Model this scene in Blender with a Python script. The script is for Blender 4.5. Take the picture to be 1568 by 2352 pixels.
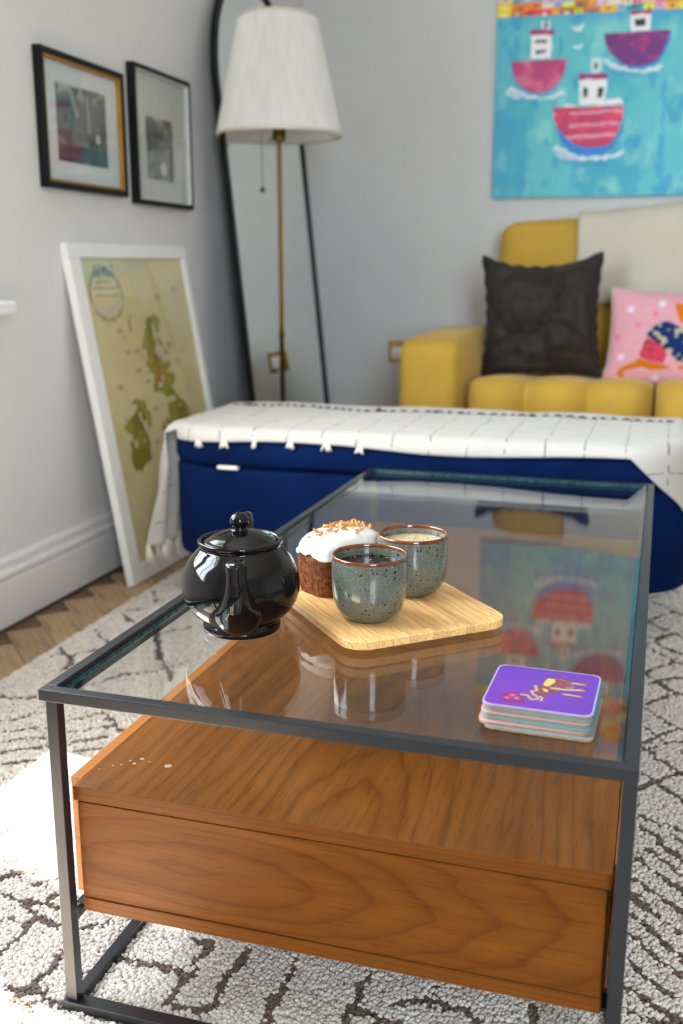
import bpy, bmesh, math, random
import numpy as np
from mathutils import Vector, Matrix

# ------------------------------------------------------------------ scene, camera, light
scene = bpy.context.scene
for o in list(bpy.data.objects):
    bpy.data.objects.remove(o, do_unlink=True)
col = scene.collection
rnd = random.Random(7)
rng = np.random.default_rng(11)

cam_data = bpy.data.cameras.new('camera')
cam = bpy.data.objects.new('camera', cam_data)
col.objects.link(cam)
CAM = Vector((0.5917, -0.8506, 0.8168))
YAW, PITCH = math.radians(17.144), math.radians(13.337)
cam.location = CAM
cam.rotation_euler = (math.radians(90) - PITCH, 0, YAW)
cam_data.sensor_fit = 'VERTICAL'
cam_data.sensor_height = 36
cam_data.sensor_width = 24
cam_data.lens = 36 * 2345.6 / 2352
cam_data.clip_start = 0.02
cam_data.dof.use_dof = True
cam_data.dof.focus_distance = 1.23
cam_data.dof.aperture_fstop = 4.0
scene.camera = cam

world = bpy.data.worlds.new('sky')
scene.world = world
world.use_nodes = True
wn = world.node_tree
wn.nodes['Background'].inputs[0].default_value = (0.80, 0.90, 1.0, 1)
wn.nodes['Background'].inputs[1].default_value = 9.0

sun_data = bpy.data.lights.new('sun', 'SUN')
sun = bpy.data.objects.new('sun', sun_data)
col.objects.link(sun)
sun_data.energy = 24
sun_data.angle = 0.009
sun_data.color = (1.0, 0.90, 0.76)
SUN_DIR = Vector((0.448, -0.09, -0.734)).normalized()
sun.rotation_euler = SUN_DIR.to_track_quat('-Z', 'Y').to_euler()


def portal(name, loc, size, direction):
    d = bpy.data.lights.new(name, 'AREA')
    d.shape = 'RECTANGLE'
    d.size, d.size_y = size
    d.cycles.is_portal = True
    o = bpy.data.objects.new(name, d)
    col.objects.link(o)
    o.location = loc
    o.rotation_euler = Vector(direction).to_track_quat('-Z', 'Z').to_euler()


portal('window_portal', (-1.02, 0.31, 1.52), (1.65, 1.65), (1, 0, 0))
portal('window_portal', (1.58, -2.42, 1.42), (1.05, 1.95), (0, 1, 0))

scene.view_settings.view_transform = 'Standard'
scene.view_settings.look = 'None'
scene.view_settings.gamma = 1
scene.view_settings.use_curve_mapping = False
scene.view_settings.exposure = 1.76
scene.cycles.max_bounces = 10
scene.cycles.diffuse_bounces = 5
scene.cycles.glossy_bounces = 5
scene.cycles.transparent_max_bounces = 12
scene.cycles.caustics_reflective = False
scene.cycles.caustics_refractive = False
scene.cycles.sample_clamp_indirect = 6
scene.cycles.use_denoising = True

# ------------------------------------------------------------------ materials


def lin(c):
    return tuple((x / 12.92 if x <= 0.04045 else ((x + 0.055) / 1.055) ** 2.4) for x in (v / 255 for v in c))


def alb(r, g, b, k=1.5):
    """albedo of something that shows as sRGB (r,g,b) in this room's light"""
    return tuple(min(0.92, v * k) for v in lin((r, g, b)))


class NT:
    def __init__(self, name):
        self.m = bpy.data.materials.new(name)
        self.m.use_nodes = True
        self.t = self.m.node_tree
        self.b = self.t.nodes['Principled BSDF']
        self.out = self.t.nodes['Material Output']

    def n(self, typ, **kw):
        nd = self.t.nodes.new(typ)
        for k, v in kw.items():
            if k.startswith('i_'):
                key = k[2:]
                key = int(key) if key.isdigit() else key.replace('_', ' ')
                nd.inputs[key].default_value = v
            else:
                setattr(nd, k, v)
        return nd

    def l(self, a, b):
        self.t.links.new(a, b)

    def set(self, **kw):
        for k, v in kw.items():
            key = k.replace('_', ' ')
            if key == 'Base Color' and len(v) == 3:
                v = (*v, 1)
            self.b.inputs[key].default_value = v
        return self

    def coord(self, scale=(1, 1, 1), kind='Object', rot=(0, 0, 0)):
        tc = self.n('ShaderNodeTexCoord')
        mp = self.n('ShaderNodeMapping')
        mp.inputs['Scale'].default_value = scale
        mp.inputs['Rotation'].default_value = rot
        self.l(tc.outputs[kind], mp.inputs[0])
        return mp.outputs[0]

    def noise(self, vec, scale=5, detail=4, rough=.55, dist=0):
        nd = self.n('ShaderNodeTexNoise')
        nd.inputs['Scale'].default_value = scale
        nd.inputs['Detail'].default_value = detail
        nd.inputs['Roughness'].default_value = rough
        nd.inputs['Distortion'].default_value = dist
        if vec is not None:
            self.l(vec, nd.inputs['Vector'])
        return nd.outputs['Fac']

    def ramp(self, fac, stops, interp='LINEAR'):
        nd = self.n('ShaderNodeValToRGB')
        cr = nd.color_ramp
        cr.interpolation = interp
        while len(cr.elements) < len(stops):
            cr.elements.new(0.5)
        for e, (p, c) in zip(cr.elements, stops):
            e.position = p
            e.color = (*c, 1) if len(c) == 3 else c
        self.l(fac, nd.inputs[0])
        return nd.outputs[0]

    def mix(self, fac, a, b, blend='MIX'):
        nd = self.n('ShaderNodeMix', data_type='RGBA', blend_type=blend)
        for s, v in ((0, fac), (6, a), (7, b)):
            if hasattr(v, 'is_linked') or isinstance(v, bpy.types.NodeSocket):
                self.l(v, nd.inputs[s])
            else:
                nd.inputs[s].default_value = v if s == 0 else ((*v, 1) if len(v) == 3 else v)
        return nd.outputs[2]

    def math(self, op, a, b=None):
        nd = self.n('ShaderNodeMath', operation=op)
        for s, v in ((0, a), (1, b)):
            if v is None:
                continue
            if isinstance(v, bpy.types.NodeSocket):
                self.l(v, nd.inputs[s])
            else:
                nd.inputs[s].default_value = v
        return nd.outputs[0]

    def bump(self, h, strength=.3, dist=.002):
        nd = self.n('ShaderNodeBump')
        nd.inputs['Strength'].default_value = strength
        nd.inputs['Distance'].default_value = dist
        self.l(h, nd.inputs['Height'])
        self.l(nd.outputs[0], self.b.inputs['Normal'])

    def color(self, sock):
        self.l(sock, self.b.inputs['Base Color'])
        return self


def plain(name, c, rough=.5, var=.08, scale=14, bump=0, bscale=200, bdist=.001, **kw):
    m = NT(name)
    m.set(Roughness=rough, **kw)
    v = m.coord()
    f = m.noise(v, scale, 3)
    a = tuple(x * (1 - var) for x in c)
    b = tuple(min(1, x * (1 + var)) for x in c)
    m.color(m.ramp(f, [(.3, a), (.7, b)]))
    if bump:
        m.bump(m.noise(v, bscale, 3), bump, bdist)
    return m.m


def fabric(name, c, rough=.85, sheen=.4, var=.12, weave=900, tint=None, bump=.35):
    m = NT(name)
    m.set(Roughness=rough, Sheen_Weight=sheen, Sheen_Roughness=.4)
    if tint:
        m.b.inputs['Sheen Tint'].default_value = (*tint, 1)
    v = m.coord()
    f = m.noise(v, 6, 4)
    g = m.noise(v, weave, 2)
    cc = m.ramp(f, [(.25, tuple(x * (1 - var) for x in c)), (.75, tuple(min(1, x * (1 + var)) for x in c))])
    cc = m.mix(.25, cc, m.ramp(g, [(.3, (.35, .35, .35)), (.7, (1, 1, 1))]), 'MULTIPLY')
    m.color(cc)
    m.bump(g, bump, .0008)
    return m.m


def attr_mat(name, rough=.6, bump=0, bscale=300, spec=.5):
    m = NT(name)
    m.set(Roughness=rough)
    m.b.inputs['Specular IOR Level'].default_value = spec
    a = m.n('ShaderNodeAttribute', attribute_name='print')
    f = m.noise(m.coord(), 60, 3)
    m.color(m.mix(.14, a.outputs['Color'], m.ramp(f, [(.3, (.6, .6, .6)), (.7, (1, 1, 1))]), 'MULTIPLY'))
    if bump:
        m.bump(m.noise(m.coord(), bscale, 3), bump, .001)
    return m.m


def thin_glass(name, tint=(.97, .99, .985), edge=False):
    """flat pane: straight transmission plus Fresnel mirror reflection on either face"""
    m = NT(name)
    m.t.nodes.remove(m.b)
    tr = m.n('ShaderNodeBsdfTransparent')
    tr.inputs[0].default_value = (*tint, 1)
    gl = m.n('ShaderNodeBsdfGlossy')
    gl.inputs['Roughness'].default_value = 0.0
    geo = m.n('ShaderNodeNewGeometry')
    dot = m.n('ShaderNodeVectorMath', operation='DOT_PRODUCT')
    m.l(geo.outputs['Normal'], dot.inputs[0])
    m.l(geo.outputs['Incoming'], dot.inputs[1])
    c = m.math('ABSOLUTE', dot.outputs['Value'])
    k = m.math('POWER', m.math('SUBTRACT', 1.0, c), 5.0)
    f = m.math('ADD', m.math('MULTIPLY', k, .95), .05)
    mx = m.n('ShaderNodeMixShader')
    m.l(f, mx.inputs[0])
    m.l(tr.outputs[0], mx.inputs[1])
    m.l(gl.outputs[0], mx.inputs[2])
    m.l(mx.outputs[0], m.out.inputs[0])
    return m.m


def wood(name, c_dark, c_mid, c_light, axis='Y', centre=(0, 0, 0), stretch=(1, 1, 1), freq=40, rough=.38, pore=1.0, lines=.6, wob=.05):
    """veneer: cathedral figure (wobbling ovals drawn out along the grain) plus streaks and fine pores"""
    m = NT(name)
    m.set(Roughness=rough)
    m.b.inputs['Specular IOR Level'].default_value = .28
    tc = m.n('ShaderNodeTexCoord')

    def mapped(scale, loc=(0, 0, 0)):
        mp = m.n('ShaderNodeMapping')
        m.l(tc.outputs['Object'], mp.inputs[0])
        mp.inputs['Scale'].default_value = scale
        mp.inputs['Location'].default_value = loc
        return mp.outputs[0]
    ax = 'XYZ'.index(axis)
    sc = lambda along, across: tuple(along if i == ax else across for i in range(3))
    ov = mapped(stretch, tuple(-c * q for c, q in zip(centre, stretch)))
    ln_ = m.n('ShaderNodeVectorMath', operation='LENGTH')
    m.l(ov, ln_.inputs[0])
    n1 = m.noise(mapped(sc(3.2, 14)), 1.0, 3, .5, .2)
    r = m.math('ADD', ln_.outputs['Value'], m.math('MULTIPLY', m.math('SUBTRACT', n1, .5), wob))
    n0 = m.noise(mapped(sc(.5, 9)), 1.0, 2, .5)
    r = m.math('ADD', r, m.math('MULTIPLY', n0, wob * 2))
    ring = m.math('FRACT', m.math('MULTIPLY', r, freq))
    line = m.ramp(ring, [(0, c_mid), (.35, c_light), (.72, c_mid), (.93, c_dark), (1, c_mid)])
    n2 = m.noise(mapped(sc(22, 460)), 1.0, 3, .6)
    n3 = m.noise(mapped(sc(2.2, 60)), 1.0, 4, .65)
    n4 = m.noise(mapped(sc(.9, 6)), 1.0, 2, .5)
    base = m.mix(lines, c_mid, line)
    base = m.mix(.5, base, m.ramp(n3, [(.3, (.55, .50, .45)), (.65, (1.12, 1.12, 1.12))]), 'MULTIPLY')
    base = m.mix(.4, base, m.ramp(n4, [(.35, (.62, .58, .55)), (.65, (1.15, 1.15, 1.15))]), 'MULTIPLY')
    base = m.mix(.6 * pore, base, m.ramp(n2, [(.30, (.36, .30, .27)), (.44, (1, 1, 1))]), 'MULTIPLY')
    m.color(base)
    m.bump(n2, .12, .0005)
    return m.m


M = {}
M['wall'] = plain('wall_paint', (.68, .68, .685), .75, .01, 3, .08, 260)
M['ceiling'] = plain('ceiling_paint', (.86, .86, .85), .85, .01, 3, .05, 200)
M['skirting'] = plain('skirting_gloss', (.74, .735, .74), .38, .015, 4)
M['white'] = plain('white_satin', (.80, .80, .79), .4, .02, 6)
M['metal'] = NT('dark_steel')
_m = M['metal']
_m.set(Metallic=.0, Roughness=.30)
_m.b.inputs['Specular IOR Level'].default_value = .42
_m.color(_m.ramp(_m.noise(_m.coord(), 500, 3), [(.3, (.013, .014, .017)), (.7, (.016, .017, .021))]))
M['metal'] = _m.m
M['glass'] = thin_glass('clear_glass')
M['pane'] = thin_glass('window_glass', (.98, .99, .99))
M['glass_edge'] = NT('glass_edge')
_m = M['glass_edge']
_m.set(Roughness=.12, Base_Color=(.10, .38, .37))
_m.color(_m.ramp(_m.noise(_m.coord(), 120, 3), [(.3, (.010, .045, .048)), (.75, (.06, .22, .225))]))
M['glass_edge'] = _m.m
M['walnut_top'] = wood('walnut_top', (.060, .017, .0030), (.185, .062, .0098), (.24, .084, .0145), 'Y', (.02, -.75, 0), (3.2, .55, 0), 16, .30, 1.3, .42, .16)
M['walnut_front'] = wood('walnut_front', (.058, .0145, .0013), (.150, .0455, .0040), (.182, .059, .0060), 'X', (-.17, 0, .195), (.75, 0, 3.4), 19, .36, .9, .40, .14)
M['walnut_edge'] = wood('walnut_edge', (.10, .028, .0032), (.155, .048, .0052), (.18, .059, .0072), 'X', (-3, 0, 0), (.1, 0, 8), 20, .36, .6, .5)
M['walnut_side'] = wood('walnut_side', (.30, .10, .017), (.40, .14, .026), (.44, .16, .03), 'Y', (0, -3, 0), (8, .1, 0), 20, .36, .4, .4)
for _k in ('walnut_front', 'walnut_edge'):
    M[_k].node_tree.nodes['Principled BSDF'].inputs['Specular IOR Level'].default_value = .12
M['black_glaze'] = plain('black_glaze', (.004, .0036, .004), .03, .1, 10, 0)
M['black_glaze'].node_tree.nodes['Principled BSDF'].inputs['Specular IOR Level'].default_value = .36
M['dark_gap'] = plain('dark_gap', (.01, .009, .008), .9)

_m = NT('speckled_stoneware')
_m.set(Roughness=.16, Coat_Weight=.6, Coat_Roughness=.05)
v = _m.coord()
f = _m.noise(v, 700, 2, .6)
base = _m.ramp(f, [(.30, alb(86, 94, 92, .55)), (.5, alb(126, 131, 123, .55)), (.72, alb(166, 166, 148, .55))])
sep = _m.n('ShaderNodeSeparateXYZ')
_m.l(v, sep.inputs[0])
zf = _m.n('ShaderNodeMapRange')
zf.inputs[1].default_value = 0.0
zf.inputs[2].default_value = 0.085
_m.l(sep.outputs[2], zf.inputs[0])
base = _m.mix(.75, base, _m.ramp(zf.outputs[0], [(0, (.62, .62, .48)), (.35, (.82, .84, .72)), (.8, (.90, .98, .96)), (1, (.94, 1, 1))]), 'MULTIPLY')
vo = _m.n('ShaderNodeTexVoronoi')
vo.inputs['Scale'].default_value = 235
_m.l(v, vo.inputs['Vector'])
vr = _m.n('ShaderNodeSeparateColor')
_m.l(vo.outputs['Color'], vr.inputs[0])
size = _m.math('MULTIPLY', _m.math('GREATER_THAN', vr.outputs[0], .55), _m.math('MULTIPLY', vr.outputs[1], .42))
spot = _m.math('LESS_THAN', vo.outputs['Distance'], size)
base = _m.mix(spot, base, (.012, .022, .035))
_m.color(base)
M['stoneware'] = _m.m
_m = NT('iron_rim_glaze')
_m.set(Roughness=.14, Coat_Weight=.8, Coat_Roughness=.05)
_m.color(_m.ramp(_m.noise(_m.coord(), 45, 3), [(.3, (.06, .012, .004)), (.5, (.15, .036, .008)), (.72, (.30, .10, .02))]))
M['rim'] = _m.m
_m = NT('black_coffee')
_m.set(Roughness=.05)
v = _m.coord()
_m.color(_m.ramp(_m.noise(v, 55, 5, .6, .6), [(.50, (.012, .006, .003)), (.60, (.05, .03, .012)), (.68, (.34, .25, .13))]))
M['coffee'] = _m.m
_m = NT('milky_crema')
_m.set(Roughness=.4)
v = _m.coord()
_m.color(_m.ramp(_m.noise(v, 240, 4), [(.3, (.34, .235, .115)), (.7, (.66, .53, .33))]))
_m.bump(_m.noise(v, 500, 2), .5, .0008)
M['crema'] = _m.m
_m = NT('bubble_foam')
_m.set(Roughness=.25)
v = _m.coord()
_m.color(_m.ramp(_m.noise(v, 500, 3), [(.3, (.16, .11, .05)), (.7, (.52, .43, .25))]))
_m.bump(_m.noise(v, 650, 2), .8, .001)
M['foam'] = _m.m
_m = NT('bamboo')
_m.set(Roughness=.42)
v = _m.coord((18, 420, 420), 'Object')
oi = _m.n('ShaderNodeObjectInfo')
cc = _m.ramp(_m.noise(v, 1, 3), [(.3, alb(178, 126, 72, 1.4)), (.5, alb(214, 168, 110, 1.4)), (.75, alb(228, 188, 132, 1.4))])
cc = _m.mix(.5, cc, _m.ramp(oi.outputs['Random'], [(0, (.62, .55, .46)), (.5, (.92, .89, .85)), (1, (1.05, 1.05, 1.05))]), 'MULTIPLY')
_m.color(cc)
M['bamboo'] = _m.m
_m = NT('cake_crumb')
_m.set(Roughness=.7, Subsurface_Weight=.1)
v = _m.coord()
f = _m.noise(v, 130, 6, .7)
_m.color(_m.ramp(f, [(.32, (.06, .010, .002)), (.5, (.24, .058, .008)), (.72, (.52, .17, .025))]))
_m.bump(_m.noise(v, 190, 6, .7), 1.0, .004)
M['cake'] = _m.m
_m = NT('white_icing')
_m.set(Roughness=.28, Subsurface_Weight=.25, Base_Color=(.86, .85, .80))
_m.b.inputs['Subsurface Radius'].default_value = (.01, .008, .006)
_m.b.inputs['Subsurface Scale'].default_value = .3
_m.bump(_m.noise(_m.coord(), 90, 3), .35, .002)
_m.color(_m.ramp(_m.noise(_m.coord(), 70, 3), [(.3, (.78, .77, .72)), (.7, (.88, .87, .83))]))
M['icing'] = _m.m
M['flake'] = plain('toasted_nut', (.62, .27, .06), .5, .3, 200)
M['velvet_blue'] = fabric('blue_velvet', (.0006, .0095, .056), .8, .03, .3, 700, (.02, .10, .35), .2)
M['velvet_blue'].node_tree.nodes['Principled BSDF'].inputs['Specular IOR Level'].default_value = .06
M['mustard'] = fabric('mustard_cloth', (.60, .36, .045), .85, .3, .07, 700, (.9, .8, .5), .35)
M['velvet_brown'] = fabric('brown_velvet', (.014, .0095, .007), .7, .18, .35, 500, (.40, .28, .22), .2)
M['cream'] = fabric('cream_cloth', (.60, .56, .46), .9, .2, .05, 500)
M['cotton'] = fabric('tassel_cotton', (.78, .72, .63), .9, .2, .07, 600)
M['wool_dark'] = fabric('dark_yarn', (.03, .03, .035), .9, .2, .07, 600)
M['brass'] = plain('brass', (.17, .092, .013), .36, .06, 40, 0, Metallic=1.0)
M['brass_dark'] = plain('aged_brass', (.12, .07, .015), .35, .1, 40, 0, Metallic=.9)
M['black_frame'] = plain('black_frame', (.005, .0055, .0065), .45, .1, 30)
M['black_frame'].node_tree.nodes['Principled BSDF'].inputs['Specular IOR Level'].default_value = .22
M['gold_lip'] = plain('gold_lip', (.42, .20, .02), .4, .1, 30, 0, Metallic=.5)
M['mat_board'] = plain('mat_board', (.70, .70, .69), .8, .01)
M['mat_cream'] = plain('cream_mat_board', (.62, .62, .58), .8, .01)
M['drip'] = plain('dried_drip', (.36, .26, .19), .5)
M['print'] = attr_mat('printed_paper', .5)
M['paint'] = attr_mat('acrylic_paint', .45, .4, 220)
M['cloth_print'] = attr_mat('printed_cotton', .85, .2, 600, .2)
M['coaster_print'] = attr_mat('laminated_print', .22)
M['cork'] = plain('coaster_core', alb(160, 138, 112, .75), .6, .18, 160)
M['lilac_lam'] = plain('lilac_laminate', alb(192, 176, 214, .75), .3)
M['teal_lam'] = plain('teal_laminate', alb(96, 168, 182, .75), .3)
M['pink_lam'] = plain('pink_laminate', alb(214, 170, 176, .75), .3)
M['grey_lam'] = plain('grey_laminate', alb(160, 168, 172, .75), .3)
M['bulb'] = plain('opal_bulb', (.85, .85, .82), .3)
_m = NT('mirror_silver')
_m.set(Metallic=1.0, Roughness=.02)
_m.color(_m.ramp(_m.noise(_m.coord(), 2, 2), [(.3, (.88, .93, .90)), (.7, (.90, .95, .92))]))
M['mirror'] = _m.m
_m = NT('pleated_shade')
_m.t.nodes.remove(_m.b)
d = _m.n('ShaderNodeBsdfDiffuse')
t = _m.n('ShaderNodeBsdfTranslucent')
cc = _m.ramp(_m.noise(_m.coord((60, 60, 2)), 1, 3), [(.3, (.80, .79, .76)), (.7, (.88, .87, .85))])
_m.l(cc, d.inputs[0])
_m.l(cc, t.inputs[0])
mx = _m.n('ShaderNodeMixShader')
mx.inputs[0].default_value = .3
_m.l(d.outputs[0], mx.inputs[1])
_m.l(t.outputs[0], mx.inputs[2])
_m.l(mx.outputs[0], _m.out.inputs[0])
M['shade'] = _m.m
_m = NT('sun_block_cloth')  # translucent cloth for the unseen screen added in the left window
_m.t.nodes.remove(_m.b)
d = _m.n('ShaderNodeBsdfDiffuse')
t = _m.n('ShaderNodeBsdfTranslucent')
cc = _m.ramp(_m.noise(_m.coord((200, 200, 3)), 1, 3), [(.3, (.86, .85, .83)), (.7, (.92, .91, .90))])
_m.l(cc, d.inputs[0])
_m.l(cc, t.inputs[0])
mx = _m.n('ShaderNodeMixShader')
mx.inputs[0].default_value = .65
_m.l(d.outputs[0], mx.inputs[1])
_m.l(t.outputs[0], mx.inputs[2])
_m.l(mx.outputs[0], _m.out.inputs[0])
M['sun_block'] = _m.m
# oak floor: each plank takes its own tone
_m = NT('oak')
_m.set(Roughness=.5)
oi = _m.n('ShaderNodeObjectInfo')
v = _m.coord((6, 130, 130))
add = _m.n('ShaderNodeVectorMath', operation='ADD')
_m.l(v, add.inputs[0])
_m.l(oi.outputs['Location'], add.inputs[1])
g = _m.noise(add.outputs[0], 1.0, 4, .6, .4)
cc = _m.ramp(g, [(.3, (.27, .165, .085)), (.55, (.47, .32, .18)), (.8, (.56, .40, .24))])
cc = _m.mix(.75, cc, _m.ramp(oi.outputs['Random'], [(0, (.52, .50, .47)), (.5, (.85, .83, .8)), (1, (1.1, 1.08, 1.02))]), 'MULTIPLY')
_m.color(cc)
_m.bump(g, .1, .0005)
M['oak'] = _m.m
# rug wool: colour per tuft
_m = NT('rug_wool')
_m.set(Roughness=.95, Sheen_Weight=.25)
_m.b.inputs['Specular IOR Level'].default_value = .1
a = _m.n('ShaderNodeAttribute', attribute_name='print')
f = _m.noise(_m.coord(), 900, 2)
_m.color(_m.mix(.3, a.outputs['Color'], _m.ramp(f, [(.3, (.55, .55, .55)), (.65, (1, 1, 1))]), 'MULTIPLY'))
M['wool'] = _m.m
# throw: cream cotton with a woven grid of thin dark lines, from its own UV (metres)
_m = NT('throw_cloth')
_m.set(Roughness=.9, Sheen_Weight=.2)
uv = _m.n('ShaderNodeUVMap', uv_map='weave')
sp = _m.n('ShaderNodeSeparateXYZ')
_m.l(uv.outputs[0], sp.inputs[0])
wob = _m.math('MULTIPLY', _m.math('SUBTRACT', _m.noise(uv.outputs[0], 30, 3), .5), .01)


def _gridline(sock, period, width, off=0.0):
    q = _m.math('FRACT', _m.math('DIVIDE', _m.math('ADD', _m.math('ADD', sock, wob), off), period))
    dd = _m.math('ABSOLUTE', _m.math('SUBTRACT', q, .5))
    return _m.math('LESS_THAN', dd, width / period)


l1 = _gridline(sp.outputs[0], .083, .0016)
l2 = _gridline(sp.outputs[1], .083, .0013, .03)
l3 = _gridline(sp.outputs[1], .90, .0040, .10)
brk = _m.math('GREATER_THAN', _m.noise(uv.outputs[0], 70, 2), .47)
brk3 = _m.math('GREATER_THAN', _m.noise(uv.outputs[0], 120, 2), .46)
msk = _m.math('MAXIMUM', _m.math('MULTIPLY', _m.math('MAXIMUM', l1, l2), _m.math('MULTIPLY', brk, .75)), _m.math('MULTIPLY', l3, brk3))
cc = _m.ramp(_m.noise(uv.outputs[0], 500, 2), [(.3, (.42, .395, .355)), (.7, (.55, .525, .48))])
_m.color(_m.mix(msk, cc, (.035, .037, .045)))
_m.bump(_m.noise(uv.outputs[0], 420, 2), .4, .001)
M['throw'] = _m.m

# ------------------------------------------------------------------ mesh helpers
BASE = {}


def tag(o, label=None, cat=None, group=None, kind=None):
    if label:
        o['label'] = label
    if cat:
        o['category'] = cat
    if group:
        o['group'] = group
    if kind:
        o['kind'] = kind
    return o


def thing(name, label, cat, base=(0, 0, 0), group=None):
    o = bpy.data.objects.new(name, None)
    o.empty_display_size = .05
    col.objects.link(o)
    o.location = base
    BASE[o.name] = np.array(base, float)
    return tag(o, label, cat, group)


class G:
    """collects geometry of one part, in world metres"""

    def __init__(self):
        self.v, self.f, self.n = [], [], 0

    def add(self, v, f):
        v = np.asarray(v, float).reshape(-1, 3)
        self.v.append(v)
        self.f += [tuple(int(i) + self.n for i in q) for q in f]
        self.n += len(v)
        return self

    def box(self, x0, x1, y0, y1, z0, z1, bev=0.0, seg=2):
        v, f = rbox(x0, x1, y0, y1, z0, z1, bev, seg)
        return self.add(v, f)

    def grid(self, P, wrap_u=False, wrap_v=False):
        P = np.asarray(P, float)
        m, n = P.shape[:2]
        f = []
        for i in range(m if wrap_u else m - 1):
            for j in range(n if wrap_v else n - 1):
                a, b = i, (i + 1) % m
                c, d = j, (j + 1) % n
                f.append((a * n + c, b * n + c, b * n + d, a * n + d))
        return self.add(P.reshape(-1, 3), f)

    def lathe(self, prof, n, c=(0, 0, 0), mod=None):
        v, f = [], []
        rings = []
        for (r, z) in prof:
            if r < 1e-5:
                rings.append([len(v)])
                v.append((c[0], c[1], c[2] + z))
            else:
                ids = []
                for k in range(n):
                    a = 2 * math.pi * k / n
                    rr = r * (1 + (mod(k, z) if mod else 0))
                    ids.append(len(v))
                    v.append((c[0] + rr * math.cos(a), c[1] + rr * math.sin(a), c[2] + z))
                rings.append(ids)
        for A, B in zip(rings, rings[1:]):
            if len(A) == 1 and len(B) == 1:
                continue
            for k in range(n):
                k2 = (k + 1) % n
                if len(A) == 1:
                    f.append((A[0], B[k2], B[k]))
                elif len(B) == 1:
                    f.append((A[k], A[k2], B[0]))
                else:
                    f.append((A[k], A[k2], B[k2], B[k]))
        return self.add(v, f)

    def tube(self, path, rad, n=12, closed=False, caps=True, flat=1.0):
        path = [Vector(p) for p in path]
        m = len(path)
        rad = [rad] * m if np.isscalar(rad) else list(rad)
        v, f = [], []
        prev = None
        for i, p in enumerate(path):
            if closed:
                t = (path[(i + 1) % m] - path[i - 1]).normalized()
            else:
                t = (path[min(i + 1, m - 1)] - path[max(i - 1, 0)]).normalized()
            if prev is None:
                up = Vector((0, 0, 1)) if abs(t.z) < .9 else Vector((1, 0, 0))
                a = (up - t * up.dot(t)).normalized()
            else:
                a = (prev - t * prev.dot(t)).normalized()
            prev = a
            b = t.cross(a)
            for k in range(n):
                an = 2 * math.pi * k / n
                v.append(p + a * (rad[i] * math.cos(an)) + b * (rad[i] * flat * math.sin(an)))
        for i in range(m if closed else m - 1):
            i2 = (i + 1) % m
            for k in range(n):
                k2 = (k + 1) % n
                f.append((i * n + k, i2 * n + k, i2 * n + k2, i * n + k2))
        if caps and not closed:
            f.append(tuple(range(n))[::-1])
            f.append(tuple((m - 1) * n + k for k in range(n)))
        return self.add([tuple(q) for q in v], f)

    def extrude(self, poly, ax, a0, a1):
        """prism: 2D polygon in the two axes other than ax, from a0 to a1"""
        n = len(poly)
        v = []
        for a in (a0, a1):
            for (p, q) in poly:
                v.append({'x': (a, p, q), 'y': (p, a, q), 'z': (p, q, a)}[ax])
        f = [tuple(range(n))[::-1], tuple(range(n, 2 * n))]
        for k in range(n):
            k2 = (k + 1) % n
            f.append((k, k2, n + k2, n + k))
        return self.add(v, f)

    def xform(self, M4):
        R = np.array(M4.to_3x3())
        t = np.array(M4.translation)
        self.v = [a @ R.T + t for a in self.v]
        return self

    def build(self, name, mat, parent=None, smooth=False, label=None, cat=None, group=None, kind=None, base=None, colors=None, angle=None):
        V = np.concatenate(self.v)
        if parent is not None:
            b = BASE[parent.name]
        else:
            b = np.array(base if base is not None else (0, 0, 0), float)
        me = bpy.data.meshes.new(name)
        me.from_pydata((V - b).tolist(), [], self.f)
        me.materials.append(mat)
        bm = bmesh.new()
        bm.from_mesh(me)
        bmesh.ops.recalc_face_normals(bm, faces=bm.faces)
        bm.to_mesh(me)
        bm.free()
        if smooth:
            me.polygons.foreach_set('use_smooth', [True] * len(me.polygons))
            if angle:
                me.set_sharp_from_angle(angle=math.radians(angle))
        if colors is not None:
            at = me.attributes.new('print', 'FLOAT_COLOR', 'POINT')
            c4 = np.ones((len(V), 4), np.float32)
            c4[:, :3] = colors
            at.data.foreach_set('color', c4.ravel())
        me.update()
        o = bpy.data.objects.new(name, me)
        col.objects.link(o)
        if parent is not None:
            o.parent = parent
        else:
            o.location = b
        BASE[o.name] = b
        return tag(o, label, cat, group, kind)


def rbox(x0, x1, y0, y1, z0, z1, bev=0.0, seg=2):
    bm = bmesh.new()
    bmesh.ops.create_cube(bm, size=1)
    for q in bm.verts:
        q.co = Vector((x0 + (q.co.x + .5) * (x1 - x0), y0 + (q.co.y + .5) * (y1 - y0), z0 + (q.co.z + .5) * (z1 - z0)))
    if bev > 0:
        bmesh.ops.bevel(bm, geom=list(bm.edges), offset=bev, segments=seg, profile=.5, affect='EDGES')
    bm.verts.index_update()
    v = [tuple(q.co) for q in bm.verts]
    f = [tuple(w.index for w in fc.verts) for fc in bm.faces]
    bm.free()
    return v, f


def rrect(x0, x1, y0, y1, r, n=8):
    pts = []
    for (cx, cy, a0) in ((x1 - r, y1 - r, 0), (x0 + r, y1 - r, 90), (x0 + r, y0 + r, 180), (x1 - r, y0 + r, 270)):
        for k in range(n + 1):
            a = math.radians(a0 + 90 * k / n)
            pts.append((cx + r * math.cos(a), cy + r * math.sin(a)))
    return pts


def copy_part(o, parent, loc=None, rot=None, scale=None):
    c = o.copy()
    col.objects.link(c)
    c.parent = parent
    if loc is not None:
        c.location = loc
    if rot is not None:
        c.rotation_euler = rot
    if scale is not None:
        c.scale = scale
    BASE[c.name] = BASE[o.name]
    return c


def smoothstep(a, b, x):
    t = np.clip((np.asarray(x, float) - a) / (b - a), 0, 1)
    return t * t * (3 - 2 * t)


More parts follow.
